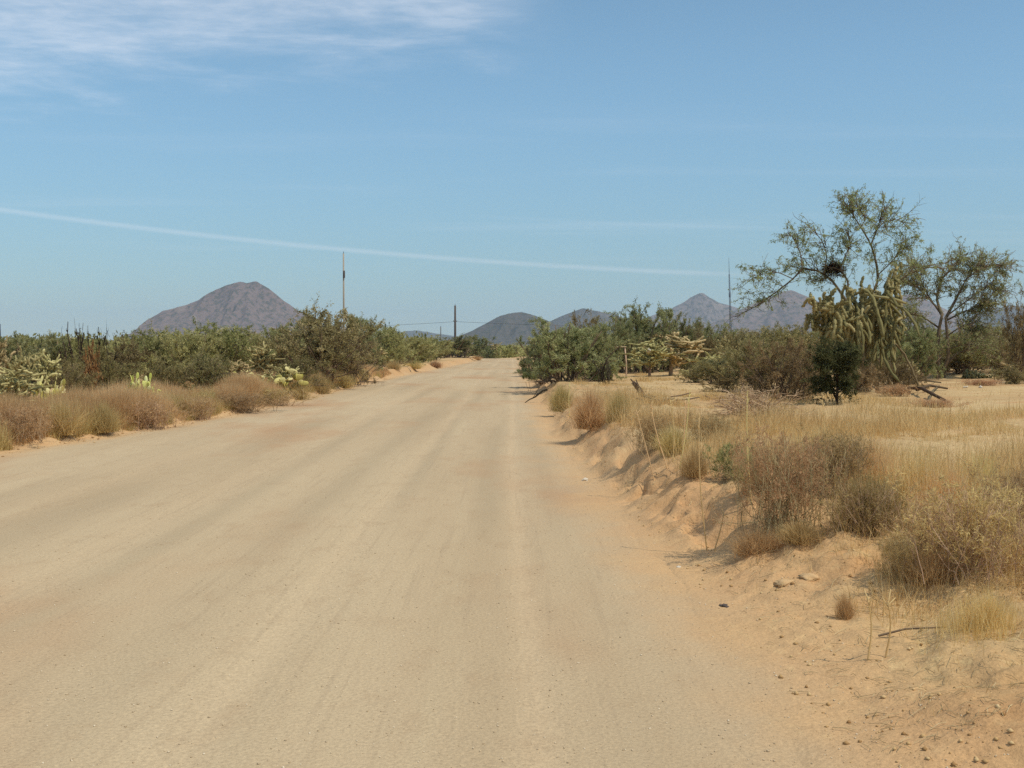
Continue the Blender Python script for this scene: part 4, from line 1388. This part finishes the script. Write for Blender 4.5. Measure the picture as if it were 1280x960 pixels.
def build_wood():
    g = on_ground(806, 497)
    strand_thing('dead_stump', [(np.array([g - (0, 0, 0.08), g + (-0.12, 0.05, 0.18), g + (-0.26, 0.1, 0.34)]), 0.085, 0.05), (np.array([g + (-0.1, 0.05, 0.12), g + (-0.2, 0.02, 0.28), g + (-0.32, 0.06, 0.42)]), 0.05, 0.012), (np.array([g + (-0.08, 0.05, 0.1), g + (-0.14, 0.0, 0.24), g + (-0.2, 0.0, 0.4)]), 0.04, 0.01)], M_BRANCH, 'dark leaning stump in the clearing', 'stump', col=0.1)
    rng = np.random.default_rng(12)
    s = []
    for k in range(9):
        b = on_ground(815 + rng.uniform(-14, 34), 500 + rng.uniform(-3, 4)) + (0, 0, 0.04)
        a = rng.uniform(0, 3.1)
        d = np.array([math.cos(a), math.sin(a) * 0.6, rng.uniform(-0.02, 0.15)])
        s.append((np.array([b, b + d * 0.25, b + d * 0.5 + (0, 0, 0.03)]), 0.02, 0.012))
    root = bpy.data.objects.new('stick_heap', None)
    COL.objects.link(root)
    root.location = [float(c) for c in s[0][0][0]]
    tag(root, 'low heap of dead sticks beside the leaning stump', 'dead wood')
    for P, a, b in s:
        g2 = Geo()
        tubes(g2, (P - s[0][0][0])[None], a, b, 6, 0.5)
        link('stick', g2.mesh('stick', M_BRANCH), root)
    for k, (ua, va, ub, vb, r, say) in enumerate([(1136, 488, 1182, 505, 0.06, 'grey fallen cholla log lowest of the fallen logs'), (1146, 490, 1184, 488, 0.05, 'fallen log in the middle of the fallen logs'),
                                                 (1130, 482, 1176, 480, 0.04, 'pale fallen branch uppermost of the fallen logs'), (1160, 505, 1174, 484, 0.035, 'short branch crossing the fallen logs')]):
        a, b = on_ground(ua, va), on_ground(ub, vb)
        P = np.array([a + (0, 0, r), a * 0.6 + b * 0.4 + (0, 0, r + 0.10), a * 0.3 + b * 0.7 + (0, 0, r + 0.05), b + (0, 0, r)])
        strand_thing('fallen_log', [(P, r * 0.8, r * 0.5)], M_BRANCH, say, 'log', 'fallen logs under the mesquite', 0.1 + 0.12 * k)
    a, b = on_ground(654, 503.5), on_ground(684, 493)
    strand_thing('dead_branch', [(np.array([a + (0, 0, 0.02), a * 0.75 + b * 0.25 + (0, 0, 0.07), a * 0.5 + b * 0.5 + (0, 0.05, 0.07), a * 0.2 + b * 0.8 + (0, 0, 0.15), b + (0, 0, 0.14)]), 0.01, 0.035), (np.array([a * 0.6 + b * 0.4 + (0, 0, 0.06), a * 0.45 + b * 0.55 + (0, 0, 0.2), a * 0.3 + b * 0.7 + (0, 0, 0.3)]), 0.014, 0.005), (np.array([a * 0.5 + b * 0.5 + (0, 0.04, 0.07), a * 0.4 + b * 0.6 + (0, 0.1, 0.13), a * 0.3 + b * 0.7 + (0, 0.3, 0.12)]), 0.016, 0.006)], M_DARKBARK, 'dark dead branch poking onto the road from the bank', 'branch', col=0.3)
    a, b = on_ground(1098, 798), on_ground(1182, 787)
    strand_thing('fallen_twig', [(np.array([a + (0, 0, 0.012), a * 0.6 + b * 0.4 + (0, 0, 0.03), a * 0.3 + b * 0.7 + (0, 0, 0.022), b + (0, 0, 0.012)]), 0.006, 0.004)], M_BRANCH,
                 'long thin twig lying on the sand in front', 'twig', col=0.4)
    # pale stake with a short crosspiece
    Y = 47.0
    b, t = ground_at(783, Y), at_depth(781, 433, Y)
    root = bpy.data.objects.new('wooden_stake', None)
    COL.objects.link(root)
    root.location = [float(c) for c in b]
    tag(root, 'thin pale wooden stake with a short crosspiece, left of the big tangled cholla', 'stake')
    g = Geo()
    tubes(g, np.array([[[0, 0, -0.1], [0, 0, 0.5], (t - b)]]), 0.035, 0.03, 4, 0.95)
    link('post', g.mesh('stake_post', M_DEADWOOD), root)
    g = Geo()
    q = t - b
    tubes(g, np.array([[q + (-0.45, -0.03, -0.03), q + (-0.1, -0.04, -0.02), q + (0.06, -0.04, -0.02)]]), 0.022, 0.022, 4, 0.8)
    link('crosspiece', g.mesh('stake_crosspiece', M_DEADWOOD), root)


build_wood()


# ------------------------------------------------------------------ poles, wire, mast
def pole(name, u, vtop, Y, r, mat, label, band=None, arm=None):
    b, t = ground_at(u, Y), at_depth(u, vtop, Y)
    root = bpy.data.objects.new(name, None)
    COL.objects.link(root)
    root.location = [float(c) for c in b]
    tag(root, label, 'utility pole', 'utility poles')
    h = t[2] - b[2]
    g = Geo()
    tubes(g, np.array([[[0, 0, -0.3], [0, 0, h * 0.5], [0, 0, h]]]), r, r * 0.72, 10, 0.5)
    link('shaft', g.mesh(name + '_shaft', mat, True), root)
    if band:
        z = at_depth(u, band, Y)[2] - b[2]
        g = Geo()
        tubes(g, np.array([[[r * 0.6, -r * 1.6, z - 0.45], [r * 0.6, -r * 1.6, z], [r * 0.6, -r * 1.6, z + 0.45]]]), r * 1.05, r * 1.05, 10, 0.5)
        link('transformer', g.mesh(name + '_transformer', M_DARKPOLE, True), root)
    g = Geo()
    if arm:
        z = at_depth(u, arm, Y)[2] - b[2]
        for s in (-0.12, 0.12):
            tubes(g, np.array([[[s, 0, z], [s * 2.2, 0, z + 0.05], [s * 2.4, 0, z + 0.22]]]), 0.035, 0.05, 6, 0.5)
    tubes(g, np.array([[[0, 0, h - 0.02], [0, 0, h + 0.1], [0, 0, h + 0.26]]]), 0.05, 0.03, 6, 0.5)
    link('insulator', g.mesh(name + '_insulator', M_DARKPOLE, True), root)
    return b, t


pole('utility_pole', 430, 317, 140, 0.13, M_POLE, 'tall pale brown utility pole rising behind the tallest left bush', 343)
pole('utility_pole', 569, 382, 190, 0.22, M_DARKPOLE, 'dark thin utility pole left of the road end', None, 402)
pole('utility_pole', 551, 408, 420, 0.2, M_DARKPOLE, 'tiny faraway pole left of the dark thin utility pole')
pole('utility_pole', -1, 405, 170, 0.35, M_STEEL, 'dark post cut by the left edge of the view')


def build_wire():
    Y = 190.0
    pts = []
    for u0, v0, u1, v1, sag in ((300, 412, 569, 402, 4.0), (569, 402, 860, 408, 4.0)):
        for k in range(24):
            f = k / 24
            pts.append(at_depth(u0 + (u1 - u0) * f, v0 + (v1 - v0) * f + sag * 4 * f * (1 - f) * 0.5, Y))
    pts = np.array(pts)
    g = Geo()
    tubes(g, (pts - pts[0])[None], 0.022, 0.022, 5, 0.5)
    o = link('power_line', g.mesh('power_line', M_WIRE))
    o.location = [float(c) for c in pts[0]]
    tag(o, 'thin power line passing the top of the dark utility pole', 'power line')


build_wire()


def build_mast():
    Y = 620.0
    b, t = ground_at(914, Y), at_depth(911, 322, Y)
    h = t[2] - b[2]
    root = bpy.data.objects.new('radio_mast', None)
    COL.objects.link(root)
    root.location = [float(c) for c in b]
    tag(root, 'slender steel radio mast in front of the pale pointed peak', 'radio mast')
    lean = (t[0] - b[0]) / h
    W = 0.55
    corners = [np.array([math.cos(a), math.sin(a), 0]) * W for a in (0.3, 2.4, 4.5)]
    for c in corners:
        g = Geo()
        top = h * 0.82
        tubes(g, np.array([[c + (0, 0, -0.5), c * 0.9 + (lean * top / 2, 0, top / 2), c * 0.55 + (lean * top, 0, top)]]), 0.13, 0.10, 5, 0.5)
        link('leg', g.mesh('mast_leg', M_STEEL), root)
    g = Geo()
    n = 44
    for k in range(n):
        z0, z1 = h * 0.82 * k / n, h * 0.82 * (k + 1) / n
        for i in range(3):
            s0, s1 = 1 - 0.45 * k / n, 1 - 0.45 * (k + 1) / n
            p0, p1 = corners[i] * s0 + (lean * z0, 0, z0), corners[(i + 1) % 3] * s1 + (lean * z1, 0, z1)
            tubes(g, np.array([[p0, p1]]), 0.05, 0.05, 3, 0.5, cap=False)
    link('bracing', g.mesh('mast_bracing', M_STEEL), root)
    g = Geo()
    tubes(g, np.array([[[lean * h * 0.81, 0, h * 0.81], [lean * h * 0.9, 0, h * 0.9], [lean * h, 0, h]]]), 0.16, 0.07, 6, 0.5)
    link('antenna', g.mesh('mast_antenna', M_STEEL), root)
    g = Geo()
    tubes(g, np.array([[[lean * h * 0.6, 0, h * 0.6 - 1.2], [lean * h * 0.6, 0, h * 0.6 + 1.2]]]), 0.6, 0.6, 8, 0.5)
    link('equipment_drum', g.mesh('mast_drum', M_STEEL), root)


build_mast()


# ------------------------------------------------------------------ loose things on the ground
def put_rock(u, v, wpx, mat, label, seed, cat='rock', name='rock', group=None, squash=0.65):
    p = on_ground(u, v)
    W = wpx / FPX * p[1]
    o = put(name, rock_mesh(name, seed, mat, squash), (p[0], p[1], p[2] - W * 0.03 + (0.02 if bank_dist(p[0], p[1]) < 0 else 0)), (W, W, W), seed * 1.7, label, cat, group)
    return o


for a in [(732, 601, 7, M_STONE, 'small white stone at the foot of the right bank', 1), (775, 828, 5, M_STONE, 'white pebble lying on the road in front', 2),
          (1207, 484, 4, M_STONE, 'white rock at the left foot of the blue green prickly pear', 3), (1226, 484, 4, M_STONE, 'white rock at the right foot of the blue green prickly pear', 4),
          (848, 709, 5, M_STONE, 'tiny white stone on the road edge below the right bank', 5)]:
    put_rock(*a)
for a in [(1010, 722, 22, M_CLOD, 'cracked orange clod of earth on the right bank', 21), (978, 728, 24, M_CLOD, 'smaller clod left of the cracked orange clod', 22),
          (905, 757, 12, M_DARKPOLE, 'dark lump of debris at the right road edge', 26)]:
    put_rock(*a[:5], a[5], 'clod', 'dirt_clod', None, 0.4)
# small white scrap caught on the cholla
p = at_depth(811, 438, 44.9)
put('pale_scrap', rock_mesh('pale_scrap', 31, M_STONE, 0.9), p, (0.16, 0.16, 0.16), 0, 'small white scrap caught on the low cholla beside the big tangled one', 'scrap')


# ------------------------------------------------------------------ stuff: grass, litter, gravel, far brush
def ground_pts(rng, n, x0, x1, y0, y1):
    x, y = rng.uniform(x0, x1, n), rng.uniform(y0, y1, n)
    return x, y


def build_grass():
    rng = np.random.default_rng(42)
    # the golden strip on the left bank
    n = 260000
    y = 13 + 45 * rng.random(n) ** 1.15
    w = rng.gamma(1.2, 0.9, n)
    x = road_left(y) - 0.22 - w.clip(0, 4.5)
    cl = fbm(x * 1.4, y * 1.1, 3, 5)
    keep = rng.random(n) < sstep(cl, 0.15, 0.5)
    x, y, cl = x[keep], y[keep], cl[keep]
    h = (0.30 + 0.38 * sstep(cl, 0.4, 0.7)) * rng.uniform(0.55, 1.1, len(x)) * np.interp(y, [13, 30, 58], [1.0, 0.85, 0.55]) * (0.6 + 0.5 * sstep(fbm(x * 0.8, y * 0.5, 3, 19), 0.3, 0.7))
    g = Geo()
    blades(g, rng, np.stack([x, y, ground_h(x, y) - 0.02], -1), h, rng.uniform(0.005, 0.011, len(x)), 0.3, np.clip(rng.beta(2, 2, len(x)) * 0.7 + (fbm(x * 0.6, y * 0.6, 2, 14) - 0.3) * 0.7, 0, 1))
    tag(link('dry_grass', g.mesh('left_bank_grass', M_GRASS)), 'golden dry grass covering the left bank', kind='stuff')
    # ragged fringe along the very edge of the left bank
    n = 110000
    y = 13 + 40 * rng.random(n) ** 1.15
    x = road_left(y) - 0.12 - np.abs(rng.normal(0.25, 0.35, n))
    cl = fbm(x * 2.2 + 5, y * 2.0, 3, 15)
    keep = rng.random(n) < sstep(cl, 0.3, 0.62)
    x, y, cl = x[keep], y[keep], cl[keep]
    h = (0.12 + 0.36 * sstep(cl, 0.4, 0.75)) * rng.uniform(0.4, 1.2, len(x))
    g = Geo()
    blades(g, rng, np.stack([x, y, ground_h(x, y) - 0.02], -1), h, rng.uniform(0.004, 0.009, len(x)), 0.45, rng.beta(1.5, 1.5, len(x)))
    tag(link('edge_grass', g.mesh('left_edge_grass', M_BROWNGRASS)), 'ragged brown grass fringe hanging over the left bank edge', kind='stuff')
    # sparse low grass over the right-hand flat
    n = 380000
    y = 4.5 + 46 * rng.random(n) ** 2.3
    d = rng.gamma(2.2, 1.9, n).clip(0.25, 16)
    x = road_right(y) + d
    cl = fbm(x * 0.9, y * 0.8, 3, 6) + 0.09 * sstep(y, 9, 6) * sstep(d, 1.2, 2.4) + 0.08 * sstep(d, 3, 5) * sstep(y, 20, 14) - 0.12 * sstep(y, 15, 23)
    keep = rng.random(n) < sstep(cl, 0.42, 0.70) * sstep(d, 0.2, 2.0)
    x, y, cl = x[keep], y[keep], cl[keep]
    h = (0.05 + 0.16 * sstep(cl, 0.5, 0.75)) * rng.uniform(0.5, 1.4, len(x))
    g = Geo()
    blades(g, rng, np.stack([x, y, ground_h(x, y) - 0.01], -1), h, 0.0022 + 0.00022 * y, 0.55, rng.beta(2, 1.6, len(x)), 2)
    tag(link('stubble_grass', g.mesh('right_flat_grass', M_YELLOWGRASS)), 'short straw coloured grass on the right hand sand', kind='stuff')
    # taller dead grass and weeds in patches along the right bank and round the shrubs
    n = 120000
    y = 5.5 + 18 * rng.random(n) ** 1.4
    d = 0.45 + rng.gamma(1.8, 1.3, n)
    x = road_right(y) + d
    cl = fbm(x * 1.1 + 40, y * 0.8 + 7, 3, 9) - 0.12 * sstep(y, 8.0, 6.4) - 0.05 * sstep(y, 14, 20)
    keep = rng.random(n) < sstep(cl, 0.42, 0.66) * sstep(d, 0.4, 1.3 + 1.6 * sstep(8 - y + 0 * d, 0, 3).mean())
    x, y, cl = x[keep], y[keep], cl[keep]
    h = (0.10 + 0.34 * sstep(cl, 0.48, 0.72)) * rng.uniform(0.35, 1.15, len(x))
    g = Geo()
    blades(g, rng, np.stack([x, y, ground_h(x, y) - 0.01], -1), h, 0.002 + 0.00025 * y, 0.45, rng.beta(1.6, 1.6, len(x)), 3)
    tag(link('dead_grass', g.mesh('right_bank_grass', M_GRASS)), 'thin dead grass along the right bank', kind='stuff')
    # litter: dead blades and twigs lying flat
    n = 6000
    y = 4.2 + 30 * rng.random(n) ** 1.7
    x = road_right(y) + rng.gamma(1.6, 1.3, n) + 0.1
    a = rng.uniform(0, np.pi, n)
    L = rng.uniform(0.015, 0.10, n)
    z = ground_h(x, y) + 0.008
    x2, y2 = x + np.cos(a) * L, y + np.sin(a) * L
    P = np.stack([np.stack([x, y, z], -1), np.stack([(x + x2) / 2, (y + y2) / 2, ground_h((x + x2) / 2, (y + y2) / 2) + 0.014], -1), np.stack([x2, y2, ground_h(x2, y2) + 0.008], -1)], 1)
    g = Geo()
    tubes(g, P, 0.0008 + 0.0001 * y, 0.0006 + 0.0001 * y, 3, rng.beta(1.2, 1.2, n), cap=False)
    tag(link('plant_litter', g.mesh('plant_litter', M_DEADWOOD)), 'dead twigs and straw scattered on the right hand sand', kind='stuff')


def scatter_stones(name, label, x, y, size, seed, mat, sink=0.2, zf=None):
    rng = np.random.default_rng(seed)
    n = len(x)
    base = np.array([(0, 0, 1), (1, 0, 0), (0, 1, 0), (-1, 0, 0), (0, -1, 0), (0, 0, -1)], float) * 0.5
    V = base[None] * rng.uniform(0.6, 1.3, (n, 6, 1)) * size[:, None, None]
    a = rng.uniform(0, 6.28, n)
    ca, sa = np.cos(a)[:, None], np.sin(a)[:, None]
    V = np.stack([V[..., 0] * ca - V[..., 1] * sa, V[..., 0] * sa + V[..., 1] * ca, V[..., 2] * 0.75], -1)
    z = zf(x, y)
    V = V + np.stack([x, y, z + size * sink], -1)[:, None]
    F = np.array([(0, 1, 2), (0, 2, 3), (0, 3, 4), (0, 4, 1), (5, 2, 1), (5, 3, 2), (5, 4, 3), (5, 1, 4)])
    T = (np.arange(n)[:, None, None] * 6 + F[None]).reshape(-1, 3)
    me = mesh_from(name, V.reshape(-1, 3), [T], mat, np.repeat(rng.beta(2, 2, n), 6))
    tag(link(name, me), label, kind='stuff')


def build_stones():
    rng = np.random.default_rng(15)
    n = 26000
    y = 3.6 + 26 * rng.random(n) ** 2.1
    x = rng.uniform(-6.5, 1.8, n)
    x = np.where(x < road_left(y), x + 3, x)
    scatter_stones('road_gravel', 'fine pale gravel strewn over the road surface', x, y, 0.004 + 0.010 * rng.random(n) ** 4, 16, M_GRAVEL, 0.15, lambda a, b: np.maximum(road_z(a, b), ground_h(a, b)))
    n = 5000
    y = 4.0 + 26 * rng.random(n) ** 1.6
    x = road_right(y) + rng.gamma(1.3, 0.8, n)
    scatter_stones('earth_crumbs', 'crumbs of earth broken off the right bank', x, y, 0.005 + 0.03 * rng.random(n) ** 8, 17, M_CRUMB, 0.12, ground_h)
    n = 2500
    y = 14 + 40 * rng.random(n)
    x = road_left(y) - rng.normal(0.15, 0.25, n)
    scatter_stones('bank_rubble', 'crumbs of earth along the foot of the left bank', x, y, 0.012 + 0.05 * rng.random(n) ** 5, 18, M_CRUMB, 0.12, lambda a, b: np.maximum(ground_h(a, b), np.where(bank_dist(a, b) < 0, road_z(a, b), -9)))


def build_far_brush():
    rng = np.random.default_rng(88)
    for side, label in ((-1, 'far mass of desert brush left of the road'), (1, 'far mass of desert brush right of the road')):
        n = 2200
        Y = 60 * (1500 / 60.0) ** rng.random(n)
        if side < 0:
            X = road_left(Y) - 1.5 - rng.random(n) * (0.62 * Y)
            ok = Y > 64
        else:
            X = road_right(Y) + 2.0 + rng.random(n) * (0.62 * Y)
            ok = Y > 66
        far = Y > 185
        X = np.where(far, side * rng.random(n) * 0.62 * Y - (0.0 if side > 0 else 0), X)
        ok &= ~((Y > 150) & (Y < 205) & (X > road_left(Y) - 1) & (X < road_right(Y) + 1))
        X, Y = X[ok], Y[ok]
        m = len(X)
        H = rng.uniform(1.0, 2.1, m) * np.where(Y > 300, 1.15, 1.0)
        W = H * rng.uniform(0.9, 1.7, m)
        g = Geo()
        per = 190
        hue = rng.random(m)
        d = nrm(rng.normal(0, 1, (m, per, 3)))
        rad = rng.uniform(0.35, 1.0, (m, per, 1)) ** 0.6
        lump = 1 + 0.25 * np.sin(d[..., 0:1] * 4 + hue[:, None, None] * 20) * np.cos(d[..., 1:2] * 5 + hue[:, None, None] * 9)
        pos = d * rad * lump * np.stack([W, W, H], -1)[:, None] * 0.5
        pos[..., 2] += H[:, None] * 0.48
        pos += np.stack([X, Y, ground_h(X, Y)], -1)[:, None]
        size = np.repeat(0.10 + 0.00065 * Y, per)
        N = m * per
        col = np.clip(np.repeat(hue, per) * 0.6 + rng.uniform(0, 0.45, N), 0, 1)
        p = pos.reshape(-1, 3)
        ax = nrm(rng.normal(0, 1, (N, 3)) + [0, 0, 0.6])
        sd = nrm(np.cross(ax, rng.normal(0, 1, (N, 3))))
        L, Wd = size[:, None] * 2.6, size[:, None] * 1.1
        V = np.stack([p, p + ax * L * 0.5 + sd * Wd * 0.5, p + ax * L, p + ax * L * 0.5 - sd * Wd * 0.5], 1)
        g.add(V.reshape(-1, 3), np.arange(N * 4).reshape(-1, 4), None, np.repeat(col, 4))
        tag(link('desert_brush', g.mesh('desert_brush', M_CREO)), label, kind='stuff')


build_grass()
build_stones()
build_far_brush()
